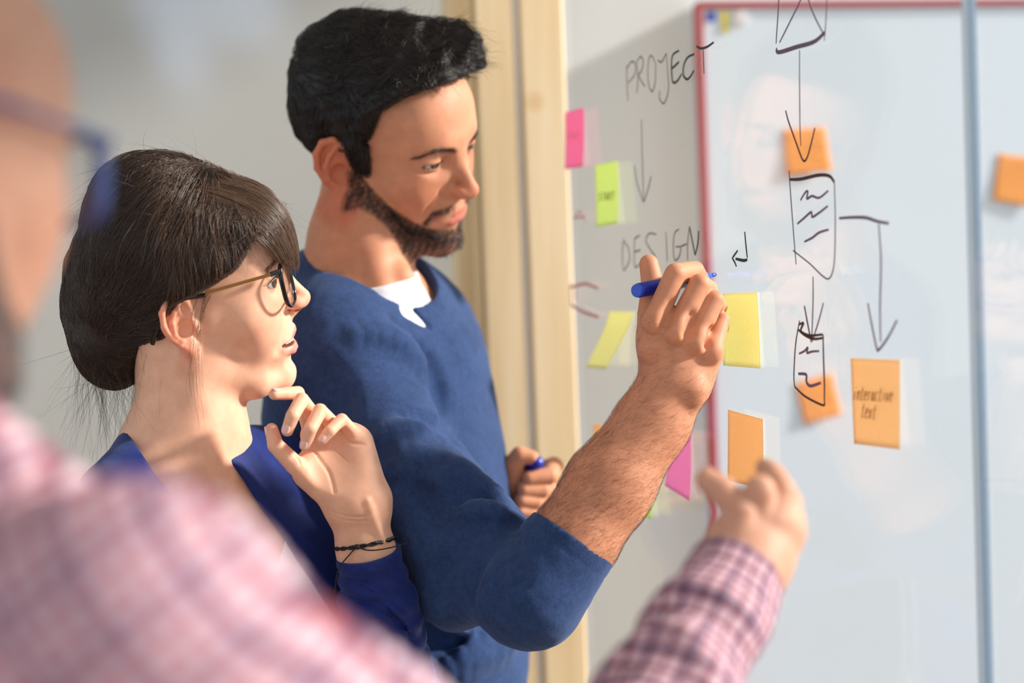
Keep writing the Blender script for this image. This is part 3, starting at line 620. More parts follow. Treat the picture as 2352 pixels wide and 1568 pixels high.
def skin_color(L, P, g, base, warm, lips):
    """natural colouring of a face from head-local coordinates"""
    n = len(L); c = np.tile(np.array(base), (n, 1)); A = L.copy(); A[:, 1] = np.abs(A[:, 1])
    def mix(col, w): nonlocal c; w = np.clip(w, 0, 1)[:, None]; c = c * (1 - w) + np.array(col) * w
    ss = lambda d, a, b: np.clip((b - d) / (b - a), 0, 1)
    ear = ss(-(A[:, 1]), -0.078, -0.070) * ss(np.abs(A[:, 0] + 0.01), 0.03, 0.04) * ss(np.abs(L[:, 2] - 0.005), 0.05, 0.06)
    mix(warm, 0.55 * ear)
    mix(warm, 0.30 * ss(ell(A, (0.075, 0.040, -0.010), (0.025, 0.022, 0.02)), -0.01, 0.012))
    mix(warm, 0.30 * ss(ell(A, np.array(g['tip']) + (-0.008, 0, 0), (0.014, 0.016, 0.012)), -0.004, 0.006))
    o = g['open']; lu = g['lip']; lz = g.get('lz', 0.0); ez = g.get('ez', 0.0)
    c0 = c; du, dl = lip_dist(A, g); mix(lips, 0.9 * ss(np.minimum(du, dl), 0.0, 0.0015))
    if o > 0: mix((0.25, 0.06, 0.05), ss(ell(A, (0.0915, 0, -0.0415 + lz - o * 0.5), (0.0140, 0.020, 0.0045 + o * 0.3)), -0.0005, 0.0008) * 0.9)
    ec = np.array([0.080, 0.0325, 0.0275 + ez]); sq = g['squint']
    de = ell(A, ec + (0.0085, 0.0015, -0.0008 - 0.0015 * (1 - sq) * (sq < 1)), (0.0165, 0.0150, 0.0042 * sq)); mix((0.05, 0.025, 0.02), 0.9 * ss(de, 0.0002, g.get('liner', 0.0014)) * (A[:, 0] > 0.074))
    mix(g.get('brow_c', (0.05, 0.03, 0.02)), g.get('brow_w', 0.7) * ss(brow_dist(A, g), -0.001, 0.002) * (A[:, 0] > 0.055))
    return c

def onsurf(f, px, py, z0=1.2, z1=2.3, lift=0.0):
    d = C(px, py, 1.0); t = z0
    for _ in range(160):
        v = float(f((d * t)[None])[0])
        if v < 2e-4: break
        t += max(v * 0.7, 3e-4)
        if t > z1: t = z1; break
    p = d * t
    if lift: g, _ = grad(f, p[None]); g = g[0] / (np.linalg.norm(g[0]) + 1e-9); p = p + g * lift
    return p
def folds(f, lines):
    """lines: (list of photo points, radius, depth, kind) -> list of 3-D ridges and creases lying on f"""
    out = []
    for pts, r, kind in lines:
        q = catmull([onsurf(f, *p) for p in pts], 3); out.append((q, r, kind))
    return out
def apply_folds(d, P, fl):
    for q, r, kind in fl:
        m = np.linalg.norm(P - q.mean(0), axis=1) < np.linalg.norm(q - q.mean(0), axis=1).max() + 6 * r
        if not m.any(): continue
        Pm = P[m]; c = None
        for i in range(len(q) - 1):
            w = math.sin(math.pi * (i + 0.7) / (len(q) + 0.4)); e = cone(Pm, q[i], q[i + 1], r * w, r * w); c = e if c is None else np.minimum(c, e)
        dm = d[m]; d = d.copy()
        d[m] = smin(dm, c + r * 0.25, r * 2.6) if kind > 0 else smax(dm, -(c - 0.1 * r), r * 2.2)
    return d
def eyeballs(h, parent, iris, gaze, who='eye'):
    """eyeball with iris and pupil as colour bands"""
    for sy in (-1, 1):
        c = np.array([0.0808, 0.0325 * sy, 0.0275 + h.g.get('ez', 0)]); N, M = 24, 32; vs = []; cs = []
        g = np.array([1, gaze[0], gaze[1]]); g = g / np.linalg.norm(g); a = np.cross(g, (0, 0, 1.0)); a /= np.linalg.norm(a); b = np.cross(a, g)
        for i in range(N + 1):
            th = math.pi * (i / N) ** 1.4
            for j in range(M):
                ph = 2 * math.pi * j / M; d = math.cos(th) * g + math.sin(th) * (math.cos(ph) * a + math.sin(ph) * b); rr = np.array([0.0118, 0.0132, 0.0112]) * (1.02 if th < 0.5 else 1)
                vs.append(c + d * rr); cs.append((0.01, 0.01, 0.01) if th < 0.22 else (iris if th < 0.56 else (tuple(x * 0.4 for x in iris) if th < 0.62 else (0.62, 0.57, 0.55))))
        fs = [(i * M + j, i * M + (j + 1) % M, (i + 1) * M + (j + 1) % M, (i + 1) * M + j) for i in range(N) for j in range(M)]
        mesh_obj(who, W(h.cam(np.array(vs))), np.array(fs), 'eye', parent, colors=np.array(cs))
m = mat('eye', rough=0.08, spec=0.7); link(m, node(m, 'ShaderNodeVertexColor', layer_name='Col').outputs[0], bsdf(m).inputs['Base Color'])
def slab(h, a, b, w, t, up, mb):              # bar between two head-local points
    a, b, up = map(lambda q: np.asarray(q, float), (a, b, up)); d = (b - a) / np.linalg.norm(b - a); s = np.cross(d, up); s /= np.linalg.norm(s); u = np.cross(s, d)
    vs = [h.cam(p + i * s * t / 2 + j * u * w / 2) for p in (a, b) for i in (-1, 1) for j in (-1, 1)]
    vs = W(np.array(vs)); mb.add(vs, [(0, 1, 3, 2), (4, 6, 7, 5), (0, 4, 5, 1), (2, 3, 7, 6), (0, 2, 6, 4), (1, 5, 7, 3)])
def lens_ring(h, cy, cz, w, hh, x, wrap, tilt, r):
    pts = []
    for k in range(40):
        a = 2 * math.pi * k / 40; ca, sa = math.cos(a), math.sin(a); e = 0.62
        yy = w * math.copysign(abs(ca) ** e, ca); zz = hh * math.copysign(abs(sa) ** e, sa)
        pts.append((x - wrap * abs(cy + yy) ** 2 + tilt * zz, cy + yy, cz + zz))
    return np.array(pts)
def glasses(h, parent, x=0.106, z=0.021, front='black_plastic', temple='temple_gold', tip='black_plastic', tilt=-0.12, w=0.0235, hh=0.0215, rim=0.0014, ty=0.0655):
    root = bpy.data.objects.new('glasses', None); COL.objects.link(root); root.parent = parent
    fr = MB()
    for sy in (-1, 1):
        p = lens_ring(h, 0.0325 * sy, z, w, hh, x, 2.0, tilt, 0); P = W(h.cam(np.vstack([p, p[:1]]))); fr.tube(P, rim * h.s, 8, flat=((h.R[:, 0] @ MC[:3, :3].T), 1.9), cap=False)
        n = len(p); lv = W(h.cam(p)); cc = lv.mean(0); fx = (MC[:3, :3] @ h.R[:, 0]) * 0.0008
        vs = [cc - fx] + list(lv - fx) + [cc + fx] + list(lv + fx); fs = [(0, 1 + (i + 1) % n, 1 + i) for i in range(n)] + [(n + 1, n + 2 + i, n + 2 + (i + 1) % n) for i in range(n)] + [(1 + i, 1 + (i + 1) % n, n + 2 + (i + 1) % n, n + 2 + i) for i in range(n)]
        le = MB().add(vs, fs).build('lens', 'lens_glass', root, smooth=False)
        t1 = MB(); hx = x - 2.0 * 0.058 ** 2 - 0.001; slab(h, (hx, sy * 0.0595, z + hh * 0.80), (hx - 0.010, sy * (ty + 0.001), z + hh * 0.78), 0.0052, 0.0030, (0, 0, 1), t1); bevel(t1.build('hinge', front, root), 0.001)
        t2 = MB(); slab(h, (hx - 0.009, sy * (ty + 0.001), z + hh * 0.78), (0.008, sy * (ty + 0.0155), 0.0375), 0.0032, 0.0016, (0, 0, 1), t2); o = t2.build('temple', temple, root)
        t3 = MB(); e = W(h.cam(catmull([(0.022, sy * (ty + 0.0142), 0.0375), (0.0, sy * (ty + 0.0145), 0.0365), (-0.014, sy * (ty + 0.012), 0.031), (-0.030, sy * (ty + 0.006), 0.008), (-0.040, sy * (ty - 0.002), -0.014)], 6))); t3.tube(e, 0.0024, 8).build('temple_tip', tip, root)
    fr.tube(W(h.cam(catmull([(x - 0.001, -0.009, z + 0.010), (x + 0.003, 0, z + 0.013), (x - 0.001, 0.009, z + 0.010)], 5))), 0.0020, 8)
    fr.build('rim', front, root, smooth=True); return root
def legs(person, hip, side, fwd, hgt, mt='denim', spread=0.09):
    """trousers and shoes below the frame; hip in world coordinates"""
    for s in (-1, 1):
        a = hip + side * spread * s; mb = MB(); z = a[2]
        mb.tube([a, a + (0, 0, -0.12), np.array([a[0], a[1], z * 0.5]), np.array([a[0], a[1], 0.06])], [0.088, 0.086, 0.062, 0.055], 14); mb.build('trouser_leg', mt, person, smooth=True)
        b = np.array([a[0], a[1], 0.035]); sh = MB(); sh.tube([b - fwd * 0.08 + (0, 0, 0.0), b - fwd * 0.04, b + fwd * 0.08, b + fwd * 0.16, b + fwd * 0.19], [0.022, 0.036, 0.036, 0.030, 0.012], 12); o = sh.build('shoe', 'leather', person, smooth=True)

# ================================================================== the woman
BW = [(0.013, 0.045, 0.0022), (0.026, 0.0490, 0.0022), (0.038, 0.0505, 0.0018), (0.050, 0.045, 0.0008)]
WG = dict(male=False, tip=(0.1235, 0, 0.001), open=0.0090, mw=0.004, lz=0.0035, ez=0.005, brow=BW, brow_c=srgb(110, 76, 58), brow_w=0.6, lip=0.002, squint=1.0, liner=0.0018, flare=0.38, tilt=0.12)
wh = Head([-1.2493, 0.0076, 0.1294], [-0.3168, 0.0318, -1.6929], 0.93, WG)
woman = empty('person', tuple(W(C(440, 1500, 1.72)) * (1, 1, 0)), 'woman in a navy cardigan and dark-framed glasses, chin resting on her curled hand', 'person')
neck_w = lambda P: chain(P, [wh.cam((-0.012, 0, -0.01)), C(437, 960, 1.70), C(400, 1085, 1.72)], [0.054, 0.050, 0.058], 0.02)
def chest_w(P):
    d = ell(P, C(480, 1420, 1.755), (0.150, 0.165, 0.105))
    d = smin(d, cone(P, C(330, 1150, 1.66), C(570, 1090, 1.81), 0.045, 0.043), 0.05)        # shoulder girdle
    d = smin(d, cone(P, C(420, 1060, 1.71), C(470, 1240, 1.73), 0.055, 0.08), 0.05)
    d = smax(d, -cone(P, C(470, 1120, 1.655), C(478, 1130, 1.64), 0.010, 0.010), 0.02)
    d = smin(d, cone(P, C(472, 1150, 1.675), C(400, 1165, 1.63), 0.010, 0.008), 0.012)       # collar bones
    d = smin(d, cone(P, C(500, 1135, 1.69), C(560, 1075, 1.76), 0.009, 0.008), 0.012)
    return d
def _body_w(P):
    d = smin(wh.f(P), neck_w(P), 0.016)
    d = smin(d, cone(P, wh.cam((-0.004, -0.052, -0.03)), C(478, 1120, 1.67), 0.011, 0.008), 0.02)  # neck muscle
    return smin(d, chest_w(P), 0.035)
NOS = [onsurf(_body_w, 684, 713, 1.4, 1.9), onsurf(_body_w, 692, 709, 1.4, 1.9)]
WR_ = folds(_body_w, [([(653, 697), (649, 709), (654, 720), (668, 724)], 0.0011, -1)])
def body_w(P):
    d = _body_w(P); m = np.linalg.norm(P - NOS[0], axis=1) < 0.04
    if m.any(): Pm = P[m]; d = d.copy(); d[m] = smax(apply_folds(d[m], Pm, WR_), -cone(Pm, NOS[0], NOS[1], 0.0024, 0.0015), 0.0012)
    return d
def col_w(P):
    L = wh.loc(P); c = skin_color(L, P, WG, srgb(238, 187, 157), srgb(228, 132, 102), srgb(222, 128, 124))
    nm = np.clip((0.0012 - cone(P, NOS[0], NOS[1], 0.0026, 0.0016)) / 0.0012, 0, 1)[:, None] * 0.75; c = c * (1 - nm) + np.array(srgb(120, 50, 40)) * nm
    return c
# her left hand, palm to the camera, joint by joint (photo pixels and depth)
def hand_solid(P, palm, fingers, k=0.009, kf=0.0022):
    d = None
    for (a, b, ra, rb, *fl) in palm:
        e = cone(P, a, b, ra, rb, fl[0] if fl else None); d = e if d is None else smin(d, e, 0.016)
    out = d
    for pts, rs in fingers:
        out = smin(out, smin(d, chain(P, pts, rs, 0.0006), k), kf)
    return out
HZ = -0.045
def CW(x, y, z): return C(x, y, z + HZ)
wf = {'thumb': ([CW(735, 1118, 1.690), CW(676, 1066, 1.672), CW(633, 1022, 1.668), CW(624, 986, 1.672)], [0.0120, 0.0092, 0.0078, 0.0062]),
      'index': ([CW(712, 985, 1.700), CW(684, 902, 1.688), CW(655, 903, 1.672), CW(630, 905, 1.662)], [0.0076, 0.0066, 0.0062, 0.0054]),
      'middle': ([CW(742, 985, 1.700), CW(693, 918, 1.668), CW(672, 955, 1.650), CW(660, 988, 1.652)], [0.0080, 0.0070, 0.0066, 0.0058]),
      'ring': ([CW(780, 990, 1.700), CW(735, 943, 1.665), CW(713, 985, 1.650), CW(701, 1022, 1.655)], [0.0076, 0.0069, 0.0064, 0.0055]),
      'little': ([CW(818, 1002, 1.700), CW(785, 964, 1.672), CW(758, 990, 1.658), CW(740, 1010, 1.657)], [0.0070, 0.0062, 0.0058, 0.0050])}
wpalm = [(CW(800, 1150, 1.705), CW(722, 1000, 1.708), 0.020, 0.0125), (CW(815, 1150, 1.707), CW(765, 1000, 1.710), 0.020, 0.0125), (CW(828, 1145, 1.706), CW(800, 1005, 1.708), 0.020, 0.0125),
         (CW(840, 1135, 1.704), CW(826, 1015, 1.704), 0.0185, 0.0115), (CW(795, 1140, 1.700), CW(715, 1080, 1.690), 0.0195, 0.0180), (CW(822, 1175, 1.705), CW(840, 1262, 1.713), 0.0245, 0.0262, ((0, 0, 1), 0.80)),
         (CW(840, 1262, 1.713), CW(866, 1400, 1.728), 0.0225, 0.020), (CW(855, 1150, 1.71), CW(858, 1170, 1.71), 0.013, 0.012)]
def hand_w(P):
    d = hand_solid(P, wpalm, wf.values(), 0.007)
    d = smax(d, -ell(P, CW(772, 1060, 1.672), (0.022, 0.026, 0.010)), 0.012)
    return d
_hw0 = hand_w
PALM = folds(_hw0, [([(716, 1030), (735, 1055), (757, 1088), (768, 1130)], 0.0012, -1), ([(768, 1032), (784, 1042), (798, 1058)], 0.0008, -1), ([(792, 1006), (812, 1018), (836, 1020)], 0.0010, -1),
  ([(674, 1042), (684, 1052), (690, 1066)], 0.0009, -1), ([(640, 1032), (652, 1024), (656, 1016)], 0.0006, -1), ([(756, 1172), (800, 1186), (850, 1184)], 0.0007, -1), ([(764, 1184), (810, 1196), (860, 1192)], 0.0006, -1), ([(845, 1150), (862, 1200), (880, 1240)], 0.003, 1)])
def hand_w(P): return apply_folds(_hw0(P), P, PALM)

arm_w0 = lambda P: chain(P, [C(600, 1130, 1.80), C(760, 1350, 1.79), C(900, 1700, 1.75), CW(905, 1640, 1.76), CW(866, 1400, 1.728)], [0.036, 0.034, 0.030, 0.028, 0.019], 0.01)
wx = dict(extra=[(arm_w0, *bounds(C(600, 1130, 1.80), C(900, 1700, 1.75), CW(866, 1400, 1.728), pad=0.045), 0.006), (hand_w, *bounds(*[p for v in wf.values() for p in v[0]], CW(868, 1420, 1.73), CW(842, 1285, 1.715), pad=0.035), 0.0013)])
head_box = bounds(wh.cam((0, 0, 0.13)), wh.cam((0.1, 0.06, 0.1)), wh.cam((-0.1, -0.09, 0)), wh.cam((-0.1, 0.09, 0)), wh.cam((0.125, 0, -0.02)), C(300, 1568, 1.60), C(700, 1568, 1.86), pad=0.02)
body = solid('body', body_w, *head_box, 0.0016, 'skin_woman', woman, col_w, **wx)
eyeballs(wh, woman, (0.07, 0.035, 0.02), (-0.38, 0.06))
# finger nails
def nails(fingers, parent, f, toward, size=0.0052, names=None):
    for k, (pts, rs) in fingers.items():
        a, b = np.array(pts[-2]), np.array(pts[-1]); d = (b - a) / np.linalg.norm(b - a); t = np.array(toward.get(k, (0, 0, 1.0)) if isinstance(toward, dict) else toward, float)
        t = t - d * (t @ d); t /= np.linalg.norm(t); s = np.cross(d, t); r = rs[-1]; c = b - d * r * 0.30 + t * r * 0.98; w = size * r / 0.0072
        vs = []; 
        for i in range(7):
            for j in range(7):
                u, v = (i / 3 - 1), (j / 3 - 1); x = u * math.sqrt(1 - 0.35 * v * v); y = v * math.sqrt(1 - 0.25 * u * u)
                vs.append(c + s * w * 0.92 * x + d * w * 1.25 * y - t * (r * 0.27 * x * x + 0.0006 * y * y) + t * 0.0006)
        fs = [(i * 7 + j, (i + 1) * 7 + j, (i + 1) * 7 + j + 1, i * 7 + j + 1) for i in range(6) for j in range(6)]
        o = mesh_obj('fingernail', W(np.array(vs)), fs, 'nail', parent); md = o.modifiers.new('thick', 'SOLIDIFY'); md.thickness = 0.0005; md.offset = 0
nails(wf, woman, hand_w, {'thumb': (-0.9, 0, 0.35), 'index': (0.1, 1, 0.4), 'middle': (-0.25, 0.0, 1), 'ring': (-0.25, 0, 1), 'little': (-0.25, 0.1, 1)})
# teeth
tm = MB()
for k in range(-5, 6):
    a = k * 0.17; cx, cy = 0.0825 + 0.0175 * math.cos(a), 0.0215 * math.sin(a); hgt = 0.0085 if abs(k) < 2 else 0.0075
    d = np.array([math.cos(a), math.sin(a), 0]); s = np.array([-math.sin(a), math.cos(a), 0])
    vs = [wh.cam(np.array([cx, cy, -0.0345 - 0.0010]) + d * (0.0022 * (1 - 0.2 * q[2])) * q[0] + s * 0.0017 * q[1] + np.array([0, 0, -hgt]) * q[2]) for q in [(i, j, l) for i in (-1, 1) for j in (-1, 1) for l in (0, 1)]]
    tm.add(W(np.array(vs)), [(0, 1, 3, 2), (4, 6, 7, 5), (0, 4, 5, 1), (2, 3, 7, 6), (0, 2, 6, 4), (1, 5, 7, 3)])
bevel(tm.build('teeth', 'teeth', woman), 0.0008)['kind'] = 'stuff'
glasses(wh, woman, z=0.0305, hh=0.0245)

# clothes: cardigan over a white tank top
FW = np.array([0.72, -0.05, 0.69]); FW /= np.linalg.norm(FW)
def halfspace(P, a, b, fwd, inside):          # plane through a-b and fwd; negative on the side of `inside`
    n = np.cross(b - a, fwd); n /= np.linalg.norm(n); 
    if (inside - a) @ n > 0: n = -n
    return (P - a) @ n
vin = C(500, 1170, 1.62)
ps = lambda x, y: onsurf(chest_w, x, y, 1.3, 2.0)
vcut = lambda P, a, b, ins: halfspace(P, a, b, -(a + b) / np.linalg.norm(a + b), ins)
va = (C(283, 985, 1.68), ps(440, 1205)); vb_ = (ps(440, 1205), ps(640, 1480)); vd = (ps(609, 1177), ps(700, 1312))
def card_core(P):
    d = chest_w(P) - 0.007
    d = smin(d, chain(P, [C(620, 1100, 1.81), C(760, 1350, 1.79), C(900, 1700, 1.75)], [0.048, 0.046, 0.044], 0.02), 0.03)
    d = smin(d, chain(P, [C(290, 1190, 1.62), C(230, 1500, 1.62), C(260, 1900, 1.62)], [0.056, 0.052, 0.045], 0.02), 0.03)
    return d
fa0, fa1, fa2 = CW(846, 1268, 1.714), CW(872, 1400, 1.73), CW(905, 1640, 1.76)
ax_s = (fa1 - CW(835, 1215, 1.71)); ax_s /= np.linalg.norm(ax_s)
def sleeve_w(P):
    d = chain(P, [CW(840, 1240, 1.712), fa0, fa1, fa2], [0.0300, 0.0305, 0.0390, 0.0470], 0.01)
    q = P - fa0; t = q @ ax_s
    d = d + 0.0016 * np.sin(t * 260 + 3 * wob(P, 22, 2, 1)) * np.clip(t / 0.03, 0, 1) + 0.0012 * wob(P, 60, 2, 2)
    d = smin(d, cone(P, fa2, C(900, 1700, 1.75), 0.047, 0.046), 0.03)
    return smax(d, -(q @ ax_s), 0.0015)
wfl = folds(lambda P: sleeve_w(P), [([(800, 1330), (860, 1350), (930, 1400)], 0.0022, -1), ([(810, 1375), (880, 1395), (950, 1470)], 0.0025, -1), ([(870, 1310), (920, 1330), (945, 1350)], 0.0018, -1), ([(840, 1420), (900, 1460), (960, 1540)], 0.003, -1), ([(795, 1290), (850, 1310), (890, 1312)], 0.0016, 1)])
def card_w(P):
    d = card_core(P)
    v = np.maximum(np.maximum(vcut(P, *va, vin), vcut(P, *vb_, vin)), vcut(P, *vd, vin)); v = np.maximum(v, -(P - C(430, 1100, 1.74)) @ FW)
    d = smax(d, -v, 0.002)
    d = smax(d, -(np.linalg.norm((P - C(405, 1000, 1.71)) * (1, 0.6, 1), axis=1) - 0.056), 0.003)
    d = d + 0.0010 * wob(P, 50, 2, 3)
    return smin(d, apply_folds(sleeve_w(P), P, wfl), 0.003)
solid('cardigan', card_w, *bounds(C(100, 950, 1.7), C(1000, 1750, 1.7), C(400, 1000, 1.56), C(400, 1000, 1.93), pad=0.01), 0.0025, 'cardigan_navy', woman)
ta = (ps(618, 1365), ps(652, 1250))
def tank_w(P):
    d = chest_w(P) - 0.0035; v = vcut(P, ta[0], ta[1], C(800, 1500, 1.66)); v2 = vcut(P, ps(420, 1440), ps(618, 1365), C(550, 1600, 1.62))
    return smax(d, np.minimum(v, v2), 0.001)
solid('tank_top', tank_w, *bounds(C(200, 1250, 1.60), C(860, 1800, 1.60), C(860, 1800, 1.88), pad=0.01), 0.003, 'white_jersey', woman)
# bracelet: braided black cords, beads and a knot
br = MB(); bc = CW(838, 1246, 1.7125); e1 = np.array([0.985, 0.17, 0]); e2 = np.array([0, 0, 1.0]); ring = lambda a, r1=0.0290, r2=0.0272: bc + e1 * r1 * math.cos(a) * 1.03 + e2 * r2 * math.sin(a)
bro = bpy.data.objects.new('bracelet', None); COL.objects.link(bro); bro.parent = woman; bro['label'] = 'black braided cord bracelet with grey beads'
for ph in (0, math.pi):
    pts = [ring(a) + np.array([0, 0.0012 * math.sin(9 * a + ph), 0]) + e2 * 0.0006 * math.cos(9 * a + ph) for a in np.linspace(0, 2 * math.pi, 90)]; br.tube(W(np.array(pts)), 0.0011, 6, cap=False)
br.build('braid', 'cord_black', bro, smooth=True)
def blob(c, r, name, mt, parent, sc=(1, 1, 1)):
    mb = MB(); vs = []; n, m_ = 6, 8
    for i in range(n + 1):
        for j in range(m_): th, ph = math.pi * i / n, 2 * math.pi * j / m_; vs.append(np.asarray(c) + r * np.array([math.sin(th) * math.cos(ph), math.cos(th), math.sin(th) * math.sin(ph)]) * sc)
    mb.add(W(np.array(vs)), [(i * m_ + j, i * m_ + (j + 1) % m_, (i + 1) * m_ + (j + 1) % m_, (i + 1) * m_ + j) for i in range(n) for j in range(m_)]); return mb.build(name, mt, parent, smooth=True)
for k in range(11): blob(ring(0.28 + k * 0.083) + (0, 0.001, 0), 0.0015, 'bead', 'bead_grey', bro)
kn = ring(1.75); blob(kn, 0.0026, 'knot', 'cord_black', bro, (1.5, 1, 1))
for pts in ([kn, kn + (0.012, -0.003, 0.002), kn + (0.03, -0.001, 0.002), kn + (0.050, 0.004, -0.004)], [kn, kn + (-0.006, -0.006, 0.001), kn + (-0.018, -0.022, -0.001), kn + (-0.022, -0.045, -0.004)]):
    MB().tube(W(catmull(pts, 6)), 0.0007, 6).build('cord_end', 'cord_black', bro, smooth=True)
legs(woman, W(C(440, 1568, 1.74)) - (0, 0, 0.30), Wd([0.6, 0, -0.7]), Wd([0.7, 0, 0.7]), 0, 'denim', 0.085)
MB().tube([W(C(430, 1500, 1.74)), W(C(430, 1700, 1.74)), W(C(430, 2300, 1.75))], [0.10, 0.105, 0.15], 20).build('trousers', 'denim', woman, smooth=True)

# hair
def hl_w(L):                                  # hairline: negative where hair may be
    z = L[:, 2]; xh = np.interp(z, [-0.10, 0.0, 0.030, 0.038, 0.050, 0.062, 0.078, 0.092, 0.105], [-0.034, -0.026, -0.012, 0.008, 0.036, 0.054, 0.070, 0.082, 0.2]); return L[:, 0] - xh
def hair_w(P):
    L = wh.loc(P); cap = wh.skull(L) * wh.s - 0.011
    d = smin(cap, ell(P, C(262, 690, 1.70), (0.048, 0.086, 0.058)), 0.03)
    d = smin(d, ell(P, C(352, 470, 1.672), (0.062, 0.050, 0.060)), 0.03)
    d = smax(d, hl_w(L) * wh.s, 0.010)
    d = d + 0.0026 * wob(P * (0.6, 1, 1), 48, 3, 0)
    return d
solid('hair', hair_w, *bounds(C(140, 340, 1.70), C(680, 920, 1.70), C(400, 600, 1.56), C(400, 600, 1.80), pad=0.01), 0.0024, 'hair_brown_base', woman)
def sample_surface(f, lo, hi, n, cond=None):
    lo, hi = np.minimum(lo, hi), np.maximum(lo, hi); out = []; tot = 0
    while tot < n:
        P = rng.uniform(lo, hi, (n * 3, 3)); 
        v = f(P); P = P[np.abs(v) < 0.02]
        for _ in range(3): g, v = grad(f, P); P = P - g * (v / np.maximum((g * g).sum(1), 0.1))[:, None]
        g, v = grad(f, P); P = P[np.abs(v) < 0.001]
        if cond is not None: P = P[cond(P)]
        out.append(P); tot += len(P)
        if len(out) > 12: break
    return np.concatenate(out)[:n]
hb = bounds(C(140, 340, 1.70), C(680, 920, 1.70), C(400, 600, 1.56), C(400, 600, 1.80), pad=0.01)
K = C(455, 400, 1.655); Q = C(235, 720, 1.66)
def unit(v): return v / (np.linalg.norm(v, axis=1)[:, None] + 1e-9)
def dir_w(P):
    away = unit(P - K); back = unit(Q - P) + np.array([0, -0.25, 0]); w = np.clip((P[:, 0] - C(330, 0, 1.65)[0]) / 0.12, 0, 1)[:, None]
    return unit(away * (0.35 + 0.35 * w) + back * 0.9 + 0.25 * np.stack([wob(P, 30, 1, 1), wob(P, 30, 1, 2), wob(P, 30, 1, 3)], 1))
R0 = sample_surface(hair_w, *hb, 15000)
strands('hair_strands', hair_w, R0, dir_w, 0.085, 9, 0.00022, 'hair_brown', woman, offset=0.0020, jitter=0.20)
R0b = sample_surface(hair_w, C(330, 360, 1.80), C(600, 680, 1.56), 3200, lambda P: (wh.loc(P)[:, 0] > -0.01) & (wh.loc(P)[:, 2] > 0.045))
def dir_s(P): return unit(unit(P - K) * 1.0 + np.array([-0.15, -0.45, 0]) + 0.22 * np.stack([wob(P, 40, 1, 1), wob(P, 40, 1, 2), wob(P, 40, 1, 3)], 1))
strands('temple_strands', hair_w, R0b, dir_s, 0.060, 9, 0.00019, 'hair_bang', woman, offset=0.0030, jitter=0.14)
guide = lambda P: wh.skull(wh.loc(P)) * wh.s - 0.0115
def bangs(n, hug, zend, off, jit, name, rad):
    x0 = rng.uniform(0.0, 0.075, n); L = np.stack([x0, rng.triangular(-1.05, 0.0, 0.8, n) * np.clip(0.030 + x0 * 0.9, 0, 0.070), np.full(n, 0.13)], 1); P = wh.cam(L)
    for _ in range(4): g, v = grad(guide, P); P = P - g * (v / np.maximum((g * g).sum(1), 0.1))[:, None]
    y0 = wh.loc(P)[:, 1]; ze = zend + 0.010 * (np.abs(y0) / 0.05) ** 2 + rng.normal(size=n) * 0.005 + 0.006 * np.sin(y0 * 420) + 0.018 * np.clip((-y0 - 0.045) / 0.02, 0, 1); pts = [P.copy()]; j = rng.normal(size=(n, 1)) * jit; alive = np.ones(n, bool); u = rng.uniform(0.2, 1.8, n) * off
    P0 = P
    for s in range(18):
        L = wh.loc(P); D = np.stack([np.ones(n), np.clip(y0 * 3.0, -0.25, 0.25) + j[:, 0] + 0.25 * np.sin(y0 * 260) * 0.4, -0.9 * np.ones(n)], 1) @ wh.R.T
        g, v = grad(guide, P); g = unit(g); T = unit(D - g * (D * g).sum(1)[:, None]); P = P + T * 0.0085 * alive[:, None]
        g, v = grad(guide, P); P = P - g * ((v - u * min(1, 0.15 + s / 9)) * alive)[:, None] / ((g * g).sum(1)[:, None] + 1e-6)
        pts.append(P.copy()); alive &= wh.loc(P)[:, 2] > ze
    hair_curves(name, np.stack(pts, 1), rad, 'hair_bang', woman, 0.35)
bangs(3000, 1, 0.056, 0.003, 0.06, 'fringe_strands', 0.00022)
# loose flyaways at the crown, nape wisps and the thin lock in front of the ear
R1 = sample_surface(hair_w, C(150, 340, 1.75) , C(700, 560, 1.58), 800)
strands('flyaway_strands', hair_w, R1, lambda P: 0.45 * unit(P - C(420, 640, 1.68)) + np.array([0.3, 0, 0]) + 1.0 * dir_w(P), 0.055, 12, 0.00010, 'hair_brown', woman, hug=0.25, jitter=0.35, lift=0.05)
R2 = sample_surface(hair_w, C(180, 910, 1.82), C(340, 800, 1.58), 260)
strands('nape_strands', hair_w, R2, lambda P: np.tile([0.02, -1, 0.1], (len(P), 1)), 0.085, 10, 0.00012, 'hair_brown', woman, hug=0.0, jitter=0.45, gravity=0.25)
A = []
for k in range(20):
    j = rng.normal(size=(5, 3)) * 0.0022; o = rng.normal() * 9
    A.append(catmull(np.array([onsurf(body_w, 470 + o, 668, 1.4, 1.9, 0.006), onsurf(body_w, 452 + o, 735, 1.4, 1.9, 0.006), onsurf(body_w, 438 + o * 0.7, 800, 1.4, 1.9, 0.009), onsurf(body_w, 445 + o, 880, 1.4, 1.9, 0.012) , onsurf(body_w, 458 + o * 1.4, 950 + rng.uniform(-60, 60), 1.4, 1.9, 0.008)]) + j, 4))
hair_curves('loose_lock', np.array(A), 0.00016, 'hair_bang', woman)
